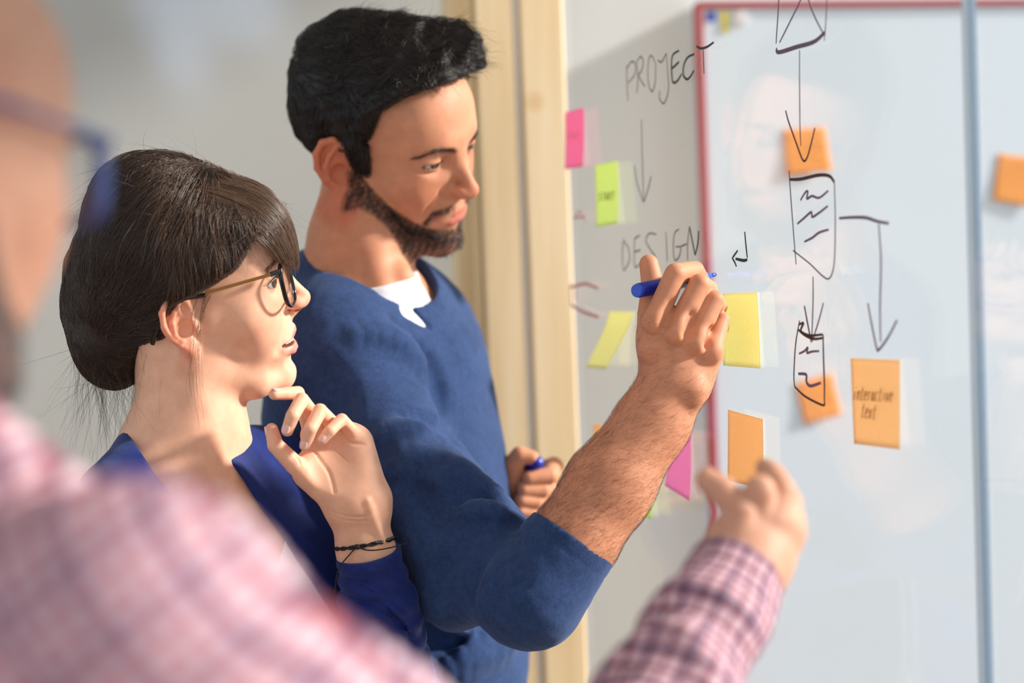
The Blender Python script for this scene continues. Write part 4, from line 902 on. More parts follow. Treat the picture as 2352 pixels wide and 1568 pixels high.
# eyelashes and brow hairs
A = []
for sy in (-1, 1):
    for k in range(46):
        t = k / 45; y = 0.0185 + 0.0285 * t; x = 0.0925 - 0.0125 * max(0, (t - 0.3) / 0.7) ** 1.6; zz = 0.0275 + 0.005 + 0.0048 * math.sin(math.pi * min(1, t * 1.02)) ** 0.7
        a = np.array([x, y * sy, zz]); d = np.array([0.75, (0.15 + 0.6 * t) * sy, 0.55]); L_ = 0.0085 * (0.7 + 0.4 * t)
        a = a - (0.0005, 0, 0.001); A.append(wh.cam(np.array([a, a + d * L_ * 0.35 + (0, 0, -0.0006), a + d * L_ * 0.7, a + d * L_ + (0, 0, 0.0018)])))
hair_curves('eyelashes', np.array(A), 0.00028, 'hair_black', woman)

# ================================================================== the man with the marker
BM = [(0.012, 0.0385, 0.0020), (0.024, 0.0430, 0.0024), (0.040, 0.0455, 0.0021), (0.057, 0.038, 0.0008)]
MG = dict(male=True, mw=0.0065, smile=0.004, lz=-0.0015, ear_y=0.0725, ear_s=1.14, brow=BM, brow_w=0.6, tip=(0.1235, 0, -0.009), open=0.0, lip=0.0, squint=0.58, liner=0.0010, flare=0.42, tilt=0.22)
mh = Head([-1.025, -0.2436, -0.5637], [-0.1416, 0.2121, -1.9256], 1.0, MG)
man = empty('person', tuple(W(C(900, 1500, 1.95)) * (1, 1, 0)), 'bearded dark-haired man in a blue sweater writing on the glass board', 'person')
neck_m = lambda P: chain(P, [mh.cam((-0.012, 0, 0.0)), C(825, 560, 1.925), C(812, 690, 1.93)], [0.056, 0.055, 0.062], 0.02)
def chest_m(P):
    R = np.stack([[0.88, 0, 0.47], [0, 1, 0], [0.47, 0, -0.88]], 0).T
    R = np.stack([np.array([0.88, 0, 0.47]), np.array([0, 1.0, 0]), np.array([-0.47, 0, 0.88])], 1)
    d = ell(P, C(885, 1010, 1.985), (0.118, 0.21, 0.145), R)
    d = smin(d, cone(P, C(765, 800, 1.87), C(925, 775, 2.08), 0.058, 0.058), 0.06)
    d = smin(d, cone(P, C(800, 700, 1.94), C(850, 900, 1.95), 0.060, 0.10), 0.05)
    d = smin(d, ell(P, C(950, 1500, 1.99), (0.122, 0.24, 0.140), R), 0.08)
    return d
def _body_m(P):
    d = smin(mh.f(P), neck_m(P), 0.016); d = smin(d, cone(P, mh.cam((-0.006, -0.050, -0.03)), C(880, 660, 1.87), 0.012, 0.009), 0.022)
    d = smin(d, ell(P, C(925, 640, 1.885), (0.012, 0.014, 0.012)), 0.02)
    return smin(d, chest_m(P) + 0.004, 0.03)
MCR = None
def body_m(P):
    d = _body_m(P)
    return d if MCR is None else apply_folds(d, P, MCR)
MCR = folds(_body_m, [([(1018, 428), (1010, 442), (1014, 455), (1030, 460)], 0.0016, -1), ([(1002, 455), (985, 475), (974, 492)], 0.0016, -1), ([(940, 392), (965, 398), (1000, 394)], 0.0010, -1)])
def beard_w(L):                               # where the beard grows, 0..1
    A = L.copy(); A[:, 1] = np.abs(A[:, 1]); y = A[:, 1]; x = A[:, 0]; z = A[:, 2]
    top = np.interp(x, [0.0, 0.015, 0.03, 0.05, 0.07, 0.085, 0.10], [0.030, 0.018, -0.004, -0.023, -0.035, -0.050, -0.058])
    w = np.clip((top - z) / 0.008, 0, 1) * np.clip((x - 0.003) / 0.008, 0, 1) * np.clip((z - np.interp(x, [0.0, 0.01, 0.025, 0.045, 0.065, 0.085], [-0.042, -0.052, -0.066, -0.083, -0.098, -0.108])) / 0.008, 0, 1)
    w = w * (1 - 0.75 * np.clip(1 - np.abs(ell(A, (0.105, 0, -0.052), (0.02, 0.018, 0.008))) / 0.004, 0, 1) * (ell(A, (0.105, 0, -0.052), (0.02, 0.018, 0.008)) < 0.004))
    mo = chain(A, [(0.110, 0.0, -0.0280), (0.106, 0.014, -0.0295), (0.092, 0.033, -0.034), (0.084, 0.038, -0.046)], [0.0030, 0.0036, 0.0030, 0.0030])
    w = np.maximum(w, np.clip((0.0025 - mo) / 0.003, 0, 1) * 0.95)
    lip = np.minimum(*lip_dist(A, MG))
    return w * np.clip((lip - 0.0005) / 0.002, 0, 1) * np.clip((0.014 - mh.local(L)) / 0.004, 0, 1)
def col_m(P):
    L = mh.loc(P); c = skin_color(L, P, MG, srgb(212, 150, 116), srgb(206, 108, 78), srgb(200, 112, 104))
    A = L.copy(); A[:, 1] = np.abs(A[:, 1])
    def mix(col, w): nonlocal c; w = w[:, None]; c = c * (1 - w) + np.array(col) * w
    mix(srgb(52, 32, 25), beard_w(L) * 0.92 * np.clip(0.85 + 0.25 * wob(P, 500, 2, 3), 0, 1))
    # scalp under the hair, side burn
    return c
# right hand: back to the camera, fingers closed round the marker
mf = {'thumb': ([C(1502, 800, 1.655), C(1494, 722, 1.676), C(1499, 655, 1.690), C(1490, 606, 1.694)], [0.0168, 0.0129, 0.0113, 0.0095]),
      'index': ([C(1503, 740, 1.648), C(1551, 629, 1.650), C(1596, 620, 1.684), C(1612, 642, 1.712)], [0.0117, 0.0105, 0.0091, 0.0077]),
      'middle': ([C(1552, 762, 1.644), C(1607, 653, 1.652), C(1626, 664, 1.682), C(1606, 690, 1.705)], [0.0121, 0.0105, 0.0095, 0.0079]),
      'ring': ([C(1596, 786, 1.646), C(1640, 689, 1.655), C(1650, 704, 1.684), C(1622, 730, 1.704)], [0.0117, 0.0097, 0.0089, 0.0077]),
      'little': ([C(1632, 808, 1.654), C(1657, 735, 1.672), C(1656, 752, 1.696), C(1636, 775, 1.708)], [0.0107, 0.0085, 0.0079, 0.0069])}
mpalm = [(C(1530, 868, 1.664), C(1508, 748, 1.662), 0.0205, 0.0130), (C(1545, 872, 1.662), C(1554, 768, 1.658), 0.0210, 0.0130), (C(1562, 876, 1.664), C(1596, 790, 1.660), 0.0205, 0.0125),
         (C(1580, 878, 1.668), C(1628, 812, 1.668), 0.0185, 0.0125), (C(1528, 862, 1.670), C(1502, 790, 1.672), 0.0190, 0.0150), (C(1590, 866, 1.680), C(1622, 800, 1.684), 0.0160, 0.0130),
         (C(1552, 880, 1.666), C(1500, 968, 1.664), 0.0265, 0.0330, ((0.1, 0.1, 1), 0.78)), (C(1500, 968, 1.664), C(1400, 1115, 1.655), 0.0335, 0.0400, ((0, 0, 1), 0.92)), (C(1400, 1115, 1.655), C(1318, 1240, 1.645), 0.0395, 0.0410),
         (C(1318, 1240, 1.645), C(1262, 1330, 1.640), 0.036, 0.030)]
def hand_m(P):
    d = hand_solid(P, mpalm, mf.values(), 0.008)
    for a in ((1505, 738, 1.644), (1556, 757, 1.640), (1600, 782, 1.643), (1634, 803, 1.652)):
        d = smin(d, ell(P, C(*a), (0.0090, 0.0095, 0.0070)), 0.010)
    d = smin(d, ell(P, C(1592, 900, 1.648), (0.010, 0.012, 0.008)), 0.012)
    d = smin(d, cone(P, C(1530, 748, 1.654), C(1546, 716, 1.660), 0.0075, 0.0065), 0.006)
    for a, b in (((1530, 742, 1.636), (1545, 700, 1.640)), ((1578, 765, 1.636), (1588, 725, 1.640)), ((1618, 788, 1.642), (1626, 752, 1.648))):
        d = smax(d, -cone(P, C(*a), C(*b), 0.003, 0.002), 0.010)
    return d
# left hand: a loose fist round the cap, half hidden behind the forearm
ZL = 2.02
lf = {'thumb': ([C(1180, 1110, ZL - .01), C(1178, 1068, ZL - .025), C(1194, 1046, ZL - .03), C(1220, 1050, ZL - .03)], [0.0150, 0.0125, 0.0110, 0.0085]),
      'index': ([C(1225, 1090, ZL + .03), C(1272, 1070, ZL + .01), C(1262, 1092, ZL - .02), C(1215, 1098, ZL - .03)], [0.0120, 0.0112, 0.0102, 0.0090]),
      'middle': ([C(1225, 1125, ZL + .03), C(1262, 1112, ZL + .005), C(1246, 1124, ZL - .02), C(1203, 1124, ZL - .03)], [0.0120, 0.0108, 0.0100, 0.0090]),
      'ring': ([C(1220, 1155, ZL + .03), C(1248, 1142, ZL), C(1230, 1150, ZL - .02), C(1198, 1148, ZL - .03)], [0.0115, 0.0104, 0.0096, 0.0086]),
      'little': ([C(1210, 1180, ZL + .02), C(1230, 1168, ZL - .005), C(1214, 1173, ZL - .02), C(1194, 1172, ZL - .028)], [0.0105, 0.0094, 0.0086, 0.0078])}
lpalm = [(C(1165, 1150, ZL + .02), C(1225, 1090, ZL + .035), 0.018, 0.014), (C(1165, 1160, ZL + .02), C(1225, 1125, ZL + .035), 0.018, 0.014), (C(1165, 1170, ZL + .02), C(1215, 1165, ZL + .03), 0.018, 0.013),
         (C(1170, 1150, ZL + .01), C(1178, 1090, ZL - .01), 0.018, 0.015), (C(1165, 1165, ZL + .02), C(1120, 1220, ZL + .03), 0.026, 0.028)]
hand_l = lambda P: hand_solid(P, lpalm, lf.values(), 0.006)
mbox = bounds(mh.cam((0, 0, 0.135)), mh.cam((0.1, 0.08, 0.1)), mh.cam((-0.1, -0.09, 0)), mh.cam((-0.1, 0.09, 0)), mh.cam((0.125, 0, -0.02)), C(700, 780, 1.80), C(1000, 780, 2.10), pad=0.02)
body = solid('body', body_m, *mbox, 0.0020, 'skin_man', man, col_m,
             extra=[(lambda P: chain(P, [C(800, 830, 1.88), C(905, 1060, 1.81), C(1080, 1270, 1.735), C(1230, 1350, 1.652), C(1290, 1285, 1.646)], [0.045, 0.045, 0.036, 0.030, 0.028], 0.01), *bounds(C(800, 830, 1.88), C(1290, 1285, 1.643), C(1230, 1350, 1.642), pad=0.055), 0.006), (lambda P: chain(P, [C(925, 830, 2.08), C(1030, 1250, 2.12), C(1130, 1210, ZL + .03)], [0.045, 0.035, 0.026], 0.01), *bounds(C(925, 830, 2.08), C(1030, 1250, 2.12), C(1130, 1210, ZL + .03), pad=0.05), 0.006), (hand_m, *bounds(*[p for v in mf.values() for p in v[0]], C(1400, 1115, 1.655), C(1262, 1330, 1.64), pad=0.045), 0.0014), (hand_l, *bounds(*[p for v in lf.values() for p in v[0]], C(1120, 1220, ZL + .03), pad=0.03), 0.0016)])
eyeballs(mh, man, (0.07, 0.045, 0.03), (-0.15, -0.02))

# sweater and the white shirt beneath it
def sweater_core(P):
    d = chest_m(P) - 0.009
    d = smin(d, chain(P, [C(772, 815, 1.87), C(905, 1060, 1.81), C(1080, 1270, 1.728), C(1214, 1362, 1.648)], [0.066, 0.070, 0.062, 0.0505], 0.02), 0.035)
    d = smin(d, chain(P, [C(1222, 1366, 1.640), C(1318, 1240, 1.645)], [0.0500, 0.0455], 0.01), 0.02)
    d = smin(d, cone(P, C(735, 648, 1.92), C(705, 634, 1.96), 0.028, 0.026), 0.03)
    # far sleeve
    d = smin(d, chain(P, [C(925, 800, 2.08), C(1030, 1250, 2.12), C(1130, 1215, ZL + .03)], [0.062, 0.050, 0.036], 0.02), 0.03)
    return d
ax_m = C(1545, 900, 1.664) - C(1318, 1240, 1.645); ax_m /= np.linalg.norm(ax_m)
sc0 = C(1319, 1236, 1.645)
def sweater_fold0(P): return smax(sweater_core(P), (P - sc0) @ ax_m, 0.002) if False else sweater_core(P)
FL = [([(905, 745), (960, 800), (1000, 860), (1010, 915)], 0.006, -1), ([(1000, 880), (1020, 930), (1045, 985), (1052, 1005)], 0.007, -1), ([(820, 770), (900, 775), (960, 830)], 0.008, 1),
      ([(925, 960), (990, 965), (1040, 985)], 0.005, -1), ([(860, 1010), (900, 990), (960, 985)], 0.007, 1), ([(905, 1080), (960, 1050), (1040, 1075)], 0.009, 1), ([(1000, 1110), (1060, 1090), (1130, 1130)], 0.008, 1),
      ([(1040, 1160), (1100, 1150), (1160, 1175)], 0.006, -1), ([(1050, 1185), (1110, 1170), (1165, 1190)], 0.007, 1), ([(1175, 1195), (1130, 1230), (1090, 1300), (1080, 1360)], 0.006, -1), ([(1180, 1200), (1150, 1260), (1140, 1330), (1150, 1400)], 0.005, -1),
      ([(1190, 1200), (1185, 1260), (1190, 1330)], 0.0045, -1), ([(1120, 1200), (1050, 1260), (1010, 1310)], 0.006, -1), ([(960, 1130), (1000, 1180), (1060, 1215)], 0.007, -1), ([(880, 1150), (930, 1200), (960, 1260)], 0.008, 1),
      ([(960, 1380), (1020, 1400), (1060, 1440)], 0.012, 1), ([(950, 1450), (1010, 1490), (1090, 1470)], 0.010, -1), ([(1010, 1540), (1080, 1510), (1150, 1480)], 0.012, 1), ([(740, 840), (770, 900), (780, 980)], 0.008, -1)]
mfl = folds(sweater_core, [(a, r * 1.3, k) for a, r, k in FL])
hole_c, hole_d = C(850, 655, 1.925), (C(860, 560, 1.92) - C(818, 760, 1.94)); hole_d = hole_d / np.linalg.norm(hole_d)
vn = [onsurf(sweater_core, 938, 712, 1.4, 2.2), onsurf(sweater_core, 985, 748, 1.4, 2.2)]
def rad_hole(P):
    q = P - hole_c; q = q - (q @ hole_d)[:, None] * hole_d; return np.linalg.norm(q * (0.92, 1, 1), axis=1)
def sweater_f(P):
    d = apply_folds(sweater_core(P), P, mfl) + 0.0016 * wob(P, 38, 3, 4)
    above = (P - C(818, 720, 1.93)) @ hole_d
    d = smax(d, -np.maximum(rad_hole(P) - 0.0700, -above - 0.02), 0.004)
    d = smax(d, -cone(P, vn[0], vn[1], 0.010, 0.004), 0.003)
    q = P - sc0; cut = q @ ax_m; near = np.linalg.norm(q, axis=1) < 0.11
    d = np.where(near, smax(d, cut, 0.002), d)
    hem = np.abs(np.where(near, cut, 1) + 0.016) ; d = np.where(near, smax(d, -(hem - 0.0) - 0.0, 0.001) * 0 + d + 0.0006 * np.exp(-(hem / 0.0014) ** 2), d)
    return d
solid('sweater', sweater_f, *bounds(C(560, 580, 1.93), C(1390, 1480, 1.60), C(1300, 1760, 2.0), C(560, 1760, 2.0), C(1000, 900, 2.20), C(1200, 1400, 1.54), pad=0.02), 0.0030, 'sweater_blue', man)
tee_p = onsurf(body_m, 895, 652, 1.4, 2.2); tee_n = hole_d + np.array([-0.40, 0, 0]); tee_n = tee_n / np.linalg.norm(tee_n)
onsurf_c = onsurf(body_m, 890, 670, 1.4, 2.2)
def tee_f(P):
    r = rad_hole(P); d = r
    above = (P - tee_p) @ tee_n
    hem = above + 0.10 * 0
    return smax(smin(d, np.abs(r - 0.0615) - 0.0025, 0.001) * 0 + np.minimum(body_m(P) - 0.0042, chest_m(P) - 0.0050), np.maximum(hem, np.linalg.norm(P - onsurf_c, axis=1) - 0.070), 0.0015)
solid('undershirt', tee_f, *bounds(C(690, 560, 1.93), C(1040, 800, 1.80), C(1040, 800, 2.06), pad=0.01), 0.0022, 'white_jersey', man)
legs(man, W(C(950, 1568, 1.97)) - (0, 0, 0.20), Wd([0.47, 0, -0.88]), Wd([0.88, 0, 0.47]), 0, 'denim', 0.095)
MB().tube([W(C(950, 1600, 1.97)), W(C(950, 1850, 1.97)), W(C(950, 2050, 1.97))], [0.11, 0.125, 0.15], 20).build('trousers', 'denim', man, smooth=True)

# hair
def hl_m(L):
    y = np.abs(L[:, 1]); z = L[:, 2]
    xh = np.interp(z, [-0.06, -0.035, 0.0, 0.020, 0.040, 0.055, 0.070, 0.085, 0.098, 0.110, 0.120, 0.128], [-0.055, -0.045, -0.034, -0.024, 0.016, 0.028, 0.032, 0.038, 0.050, 0.068, 0.092, 0.2])
    side = np.where((z > -0.005) & (z < 0.045), np.abs(L[:, 0] - 0.016) - 0.011, 1.0)     # side burn in front of the ear
    return np.minimum(L[:, 0] - xh, side)
def hair_m(P):
    L = mh.loc(P); cap = mh.skull(L) - 0.007 - 0.011 * np.clip((L[:, 2] - 0.055) / 0.06, 0, 1)
    d = smin(cap, ell(P, C(745, 200, 1.90), (0.034, 0.066, 0.06)), 0.03)
    d = smin(d, chain(P, [C(810, 92, 1.86), C(930, 108, 1.85), C(1030, 110, 1.85)], [0.028, 0.024, 0.019], 0.02), 0.025)
    d = smin(d, chain(P, [C(1020, 100, 1.86), C(1068, 108, 1.85), C(1080, 140, 1.85)], [0.022, 0.017, 0.010], 0.01), 0.015)
    d = smax(d, hl_m(L), 0.006)
    return d + 0.0022 * wob(P, 85, 2, 2)
mhb = bounds(C(660, 10, 1.90), C(1120, 460, 1.90), C(800, 200, 1.70), C(800, 200, 2.06), pad=0.01)
solid('hair', hair_m, *mhb, 0.0025, 'hair_black_base', man)
def dir_m(P):
    L = mh.loc(P); top = np.clip((L[:, 2] - 0.07) / 0.04, 0, 1)[:, None]
    side = np.array([0.25, 0, -1.0]) @ mh.R.T; up = np.array([1.0, 0, 0.15]) @ mh.R.T
    w = np.stack([wob(P, 70, 2, 1), wob(P, 70, 2, 2), wob(P, 70, 2, 3)], 1)
    return side * (1 - top) + up * top + 0.45 * w
R0 = sample_surface(hair_m, *mhb, 9000)
strands('hair_strands', hair_m, R0, dir_m, 0.034, 7, 0.00026, 'hair_black', man, offset=0.0022, jitter=0.22)
R1 = sample_surface(hair_m, C(780, 0, 2.0), C(1120, 200, 1.70), 2400)
R1b = sample_surface(hair_m, C(660, 0, 2.0), C(1110, 170, 1.70), 1600)
strands('loose_strands', hair_m, R1b, lambda P: dir_m(P) + np.array([0.2, 0.25, 0]), 0.030, 8, 0.00018, 'hair_black', man, offset=0.004, hug=0.35, jitter=0.35, lift=0.15)
def dir_tuft(P):
    w = np.stack([wob(P, 120, 2, 1), wob(P, 120, 2, 2), wob(P, 120, 2, 3)], 1)
    return np.array([1.0, 0.05, 0.3]) + 0.9 * w
strands('forelock_strands', hair_m, R1, dir_tuft, 0.036, 9, 0.00026, 'hair_black', man, offset=0.003, hug=0.55, jitter=0.25, lift=0.12)
# stubble beard, brows, lashes, fore-arm hair
bb = bounds(mh.cam((0.0, -0.07, 0.03)), mh.cam((0.115, 0.07, -0.105)), mh.cam((0.115, -0.07, 0.03)), mh.cam((0.0, 0.07, -0.1)), pad=0.01)
R2 = sample_surface(body_m, *bb, 7000, lambda P: rng.uniform(size=len(P)) < beard_w(mh.loc(P)))
strands('beard_strands', body_m, R2, lambda P: np.tile(np.array([0.35, 0, -1.0]) @ mh.R.T, (len(P), 1)), 0.0055, 3, 0.00014, 'hair_black', man, hug=0.0, jitter=0.35, lift=0.55)
def brow_lines(h, parent, n, L_, mt, rad, f):
    A = []; ez = h.g.get('ez', 0); q = catmull([(0.1, a[0], a[1] + ez) for a in h.g['brow']], 8)
    for k in range(len(q)):
        for _ in range(40): v = float(h.local(q[k][None])[0]); q[k][0] -= 0.8 * v
        q[k][0] += 0.0002
    for sy in (-1, 1):
        for k in range(n):
            t = rng.uniform(0, len(q) - 1.01); i = int(t); p = q[i] * (1 - t + i) + q[i + 1] * (t - i); p = p + rng.normal(size=3) * (0.0005, 0.0005, 0.0016); d = q[min(i + 2, len(q) - 1)] - q[max(i - 1, 0)]; d = d / np.linalg.norm(d) + (0.25, 0, 0.35 * (1 - t / len(q)))
            P = np.array([p, p + d * L_ * 0.5 + (0.0007, 0, 0), p + d * L_]); A.append(h.cam(P * (1, sy, 1)))
    hair_curves('eyebrows', np.array(A), rad, mt, parent)
brow_lines(mh, man, 200, 0.0080, 'hair_black', 0.00013, body_m)
brow_lines(wh, woman, 160, 0.007, 'hair_brown', 0.00012, body_w)
ab = bounds(C(1262, 1330, 1.64), C(1620, 800, 1.62), C(1500, 900, 1.60), pad=0.04)
t_arm = lambda P: (P - sc0) @ ax_m
R3 = sample_surface(hand_m, *ab, 5200, lambda P: (t_arm(P) > -0.005) & (t_arm(P) < 0.215) & (rng.uniform(size=len(P)) < np.clip(1.25 - t_arm(P) / 0.19, 0.12, 1)))
strands('forearm_hairs', hand_m, R3, lambda P: np.tile(ax_m * 0.8 + np.array([0.55, -0.35, 0]), (len(P), 1)), 0.0115, 5, 0.000052, 'hair_arm', man, offset=0.0012, hug=0.8, jitter=0.40)

# markers
def marker(a, b, label, cap_end=True, r=0.0072):
    a, b = W(a), W(b); L = np.linalg.norm(b - a); d = (b - a) / L; root = empty('marker_pen' if cap_end else 'pen_cap', tuple(a), label, 'marker' if cap_end else 'pen cap')
    at = lambda t: a + d * t
    if cap_end:
        MB().tube([at(0.0035), at(0.004), at(L * 0.72), at(L * 0.74), at(L * 0.80)], [r * 0.95, r, r, r * 0.93, r * 0.72], 28).build('barrel', 'pen_blue', root, smooth=True)
        bevel(MB().tube([at(0), at(0.0045)], [r * 0.90, r * 0.93], 28).build('end_plug', 'pen_blue_light', root, smooth=False), 0.0008)
        MB().tube([at(L * 0.79), at(L * 0.92)], [r * 0.70, r * 0.42], 20).build('nib_holder', 'pen_blue_light', root, smooth=True)
        MB().tube([at(L * 0.91), at(L * 0.985), at(L)], [r * 0.30, r * 0.28, r * 0.10], 12).build('nib', 'pen_blue', root, smooth=True)
    else:
        MB().tube([at(0), at(0.002), at(L * 0.7), at(L * 0.97), at(L)], [r * 0.8, r, r * 1.02, r * 0.8, r * 0.3], 20).build('cap_shell', 'pen_blue', root, smooth=True)
        s = np.cross(d, (0, 0, 1.0)); s /= np.linalg.norm(s); n = np.cross(s, d)
        MB().prism(at(0.006) + n * r - s * 0.0016, d * 0.022, s * 0.0032, n * 0.0022).build('clip', 'pen_blue_light', root)
    return root
marker(C(1461, 668, 1.652), C(1645, 630, 1.756), 'blue marker pen held in the raised hand, nib towards the glass')
marker(C(1180, 1083, ZL + .02), C(1240, 1060, ZL - .035), 'blue marker cap in the far hand, behind the forearm', False, 0.0085)

# ================================================================== the bearded man in front, seen from behind
FG = dict(male=True, brow=BM, tip=(0.1225, 0, -0.008), open=0.0, lip=0.0, squint=0.8, flare=0.4, tilt=0.2)
_a = math.radians(60); _f = np.array([math.cos(_a), -0.10, -math.sin(_a)]); _f /= np.linalg.norm(_f); _u = np.array([0.03, 1, 0.0]); _l = np.cross(_u, _f); _l /= np.linalg.norm(_l); _u = np.cross(_f, _l)
class HeadM(Head):
    def __init__(s, R, t, scale, g): s.R = R; s.t = np.asarray(t, float); s.s = scale; s.g = g
fh = HeadM(np.stack([_f, _l, _u], 1), (-0.306, 0.072, -0.79), 1.0, FG)
fore = empty('person', tuple(W(C(200, 1500, 0.80)) * (1, 1, 0)), 'bald bearded man in a pink plaid shirt and blue glasses, seen from behind, pointing', 'person')
RT = -fh.R[:, 1]; FWD = fh.R[:, 0]
nb = fh.cam((-0.03, 0, -0.17))
neck_f = lambda P: chain(P, [fh.cam((-0.012, 0, 0.0)), fh.cam((-0.022, 0, -0.10)), nb], [0.056, 0.057, 0.064], 0.02)
S1 = nb + RT * 0.180 + np.array([0.030, -0.012, 0]); S2 = nb - RT * 0.165 + np.array([0, -0.020, 0])
EL = np.array([0.03, -0.335, -1.00]); WR = C(1712, 1290, 1.22)
def torso_f(P):
    R = np.stack([fh.R[:, 0], [0, 1, 0], RT], 1); c = nb + np.array([0, -0.24, 0]) 
    d = ell(P, c, (0.115, 0.24, 0.175), R); d = smin(d, cone(P, S1, S2, 0.038, 0.042), 0.06); d = smin(d, cone(P, C(-215, 985, 0.78), C(70, 1275, 0.75), 0.030, 0.032), 0.03); return smin(d, cone(P, nb, c, 0.055, 0.09), 0.05)
def body_f(P): return smin(smin(fh.f(P), neck_f(P), 0.016), torso_f(P) + 0.004, 0.03)
def col_f(P):
    L = fh.loc(P); c = skin_color(L, P, FG, srgb(206, 158, 132), srgb(200, 122, 96), srgb(196, 110, 104)); w = beard_w(L + (0, 0, 0.020))[:, None] * 0.8; return c * (1 - w) + np.array(srgb(84, 76, 76)) * w
Z = 1.22
pf = {'thumb': ([C(1690, 1235, Z - .010), C(1700, 1172, Z - .012), C(1660, 1128, Z - .005), C(1626, 1102, Z)], [0.0140, 0.0120, 0.0108, 0.0090]),
      'index': ([C(1742, 1180, Z - .006), C(1746, 1133, Z - .010), C(1736, 1140, Z + .030), C(1728, 1150, Z + .048)], [0.0115, 0.0105, 0.0092, 0.0080]),
      'middle': ([C(1775, 1190, Z - .004), C(1797, 1128, Z + .002), C(1778, 1092, Z + .020), C(1758, 1074, Z + .034)], [0.0118, 0.0100, 0.0088, 0.0074]),
      'ring': ([C(1796, 1205, Z), C(1814, 1155, Z + .010), C(1798, 1135, Z + .036), C(1780, 1130, Z + .052)], [0.0112, 0.0095, 0.0086, 0.0074]),
      'little': ([C(1806, 1228, Z + .004), C(1822, 1190, Z + .018), C(1806, 1178, Z + .040), C(1790, 1176, Z + .050)], [0.0105, 0.0086, 0.0078, 0.0068])}
ppalm = [(C(1700, 1282, Z), C(1740, 1190, Z + .004), 0.0190, 0.0125), (C(1715, 1285, Z), C(1770, 1195, Z + .004), 0.0190, 0.0125), (C(1730, 1288, Z + .004), C(1792, 1210, Z + .008), 0.0190, 0.0125), (C(1740, 1290, Z + .008), C(1800, 1232, Z + .010), 0.0180, 0.0115),
         (C(1695, 1280, Z), C(1690, 1225, Z - .004), 0.0180, 0.0150), (C(1715, 1285, Z), WR, 0.0245, 0.026), (WR, WR * 0.7 + EL * 0.3, 0.026, 0.030)]
def hand_f(P): return smin(hand_solid(P, ppalm, pf.values(), 0.008), ell(P, C(1745, 1122, Z - .012), (0.010, 0.010, 0.009)), 0.005)
fb = bounds(fh.cam((0, 0, 0.135)), fh.cam((0, 0.08, 0.1)), fh.cam((-0.1, -0.09, 0)), fh.cam((0, 0.09, 0)), fh.cam((0.125, 0, -0.02)), S1, S2, pad=0.03)
solid('body', body_f, *fb, 0.0032, 'skin_man', fore, col_f, extra=[(lambda P: chain(P, [S1, EL, WR], [0.045, 0.040, 0.024], 0.01), *bounds(S1, EL, WR, pad=0.06), 0.007), (hand_f, *bounds(*[p for v in pf.values() for p in v[0]], WR, WR * 0.7 + EL * 0.3, pad=0.035), 0.0017)])
glasses(fh, fore, front='frame_blue', temple='frame_blue', tip='frame_blue', x=0.108, ty=0.069, rim=0.0024)
eyeballs(fh, fore, (0.07, 0.05, 0.04), (0, 0))
R4 = sample_surface(body_f, *bounds(fh.cam((0.0, -0.07, 0.03)), fh.cam((0.115, 0.07, -0.105)), fh.cam((0.115, -0.07, 0.03)), fh.cam((0.0, 0.07, -0.1)), pad=0.01), 4500, lambda P: rng.uniform(size=len(P)) < beard_w(fh.loc(P) + (0, 0, 0.020)))
hair_mat('hair_grey', srgb(40, 36, 38), srgb(110, 104, 104), 0.5)
strands('beard_strands', body_f, R4, lambda P: np.tile(np.array([0.35, 0, -1.0]) @ fh.R.T, (len(P), 1)), 0.006, 3, 0.00016, 'hair_grey', fore, hug=0.0, jitter=0.35, lift=0.45)
ax_f = (WR - EL) / np.linalg.norm(WR - EL); cuff = C(1694, 1296, 1.205)
def arm_f(P):
    q = P - EL; t = q @ ax_f; L = np.linalg.norm(WR - EL)
    d = chain(P, [EL, WR], [0.060, 0.0345], 0.01)
    d = d + 0.0042 * np.sin(t * 95 + 2.5 * wob(P, 20, 2, 1)) * np.clip((L - t) / 0.08, 0, 1) + 0.0012 * wob(P, 60, 2, 2)
    return smax(d, (P - cuff) @ ax_f, 0.002)
def upper_f(P): return chain(P, [S1, EL], [0.049, 0.068], 0.02)
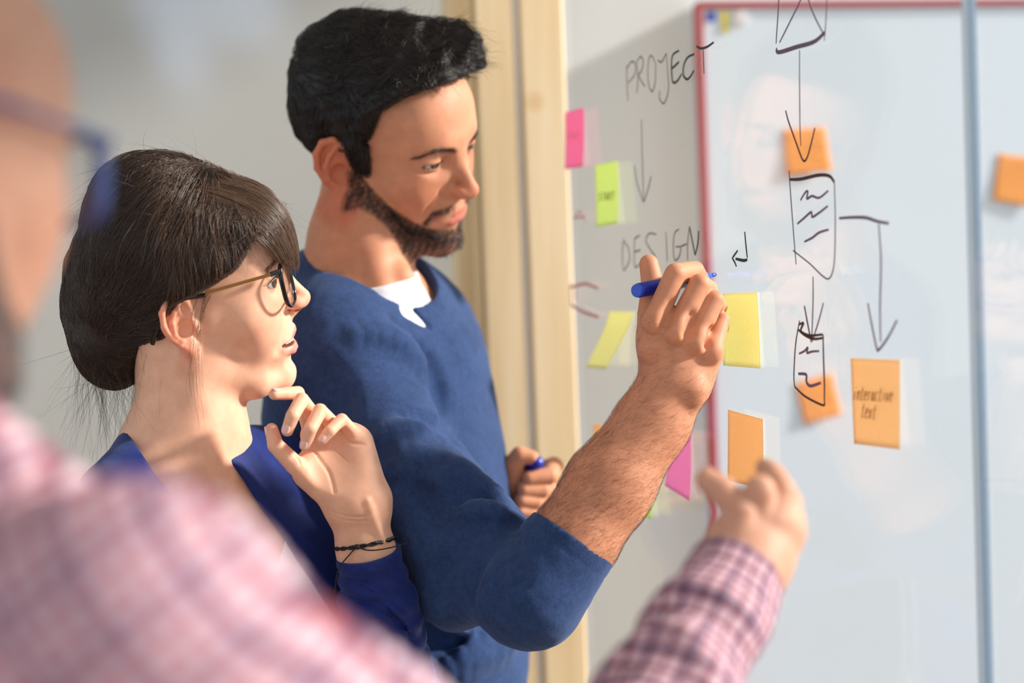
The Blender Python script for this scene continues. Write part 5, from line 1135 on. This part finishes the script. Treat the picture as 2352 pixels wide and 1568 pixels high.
def shirt_f(P):
    d = smin(torso_f(P) - 0.010, upper_f(P) + 0.002 * wob(P, 35, 3, 5), 0.04); d = smin(d, arm_f(P), 0.02)
    d = smin(d, chain(P, [S2, S2 + np.array([-0.02, -0.30, -0.02])], [0.064, 0.056], 0.02), 0.04)
    ab = (P - nb)[:, 1] - 0.012
    d = smax(d, -np.maximum(np.linalg.norm((P - nb)[:, [0, 2]], axis=1) - 0.062, -ab - 0.03), 0.003)
    # folded collar
    q = P - nb; r = np.linalg.norm(q[:, [0, 2]], axis=1); col = np.maximum(np.abs(r - 0.069 + 0.10 * (q[:, 1] - 0.01)) - 0.0035, np.abs(q[:, 1] - 0.012) - 0.026)
    d = smin(d, col, 0.004)
    return d + 0.0022 * wob(P, 26, 3, 3)
def weave_f(P):
    L = (P - nb) @ np.stack([FWD, RT, np.array([0, 1.0, 0])], 1); ea = (EL - S1) * (1, 1, 0); ea = ea / np.linalg.norm(ea); ep = np.cross(ea, (0, 0, 1.0)); A = np.stack([P @ ea, P @ ep, L[:, 0]], 1)
    def along(a, b):
        ax = (b - a) / np.linalg.norm(b - a); e1 = np.cross(ax, (0, 0, 1.0)); e1 /= np.linalg.norm(e1); e2 = np.cross(ax, e1); q = P - a; return np.stack([np.arctan2(q @ e2, q @ e1) * 0.05, q @ ax, 0 * q[:, 0]], 1)
    da, du, dt = arm_f(P), upper_f(P), torso_f(P) - 0.010
    return np.where((da < np.minimum(du, dt))[:, None], along(EL, WR), A)
solid('shirt', shirt_f, *bounds(S1, S2, EL, WR, nb + (0, -0.45, 0), nb + RT * 0.24, nb - RT * 0.24, nb + FWD * 0.13, nb - FWD * 0.13, pad=0.05), 0.0036, 'plaid_shirt', fore, attrfn=weave_f)
hipf = nb + np.array([0, -0.48, 0])
MB().tube([W(hipf + (0, 0.12, 0)), W(hipf), W(hipf - (0, 0.10, 0))], [0.12, 0.14, 0.15], 20).build('trousers', 'denim', fore, smooth=True)
legs(fore, W(hipf - (0, 0.06, 0)), Wd(RT), Wd(FWD), 0, 'denim', 0.095)
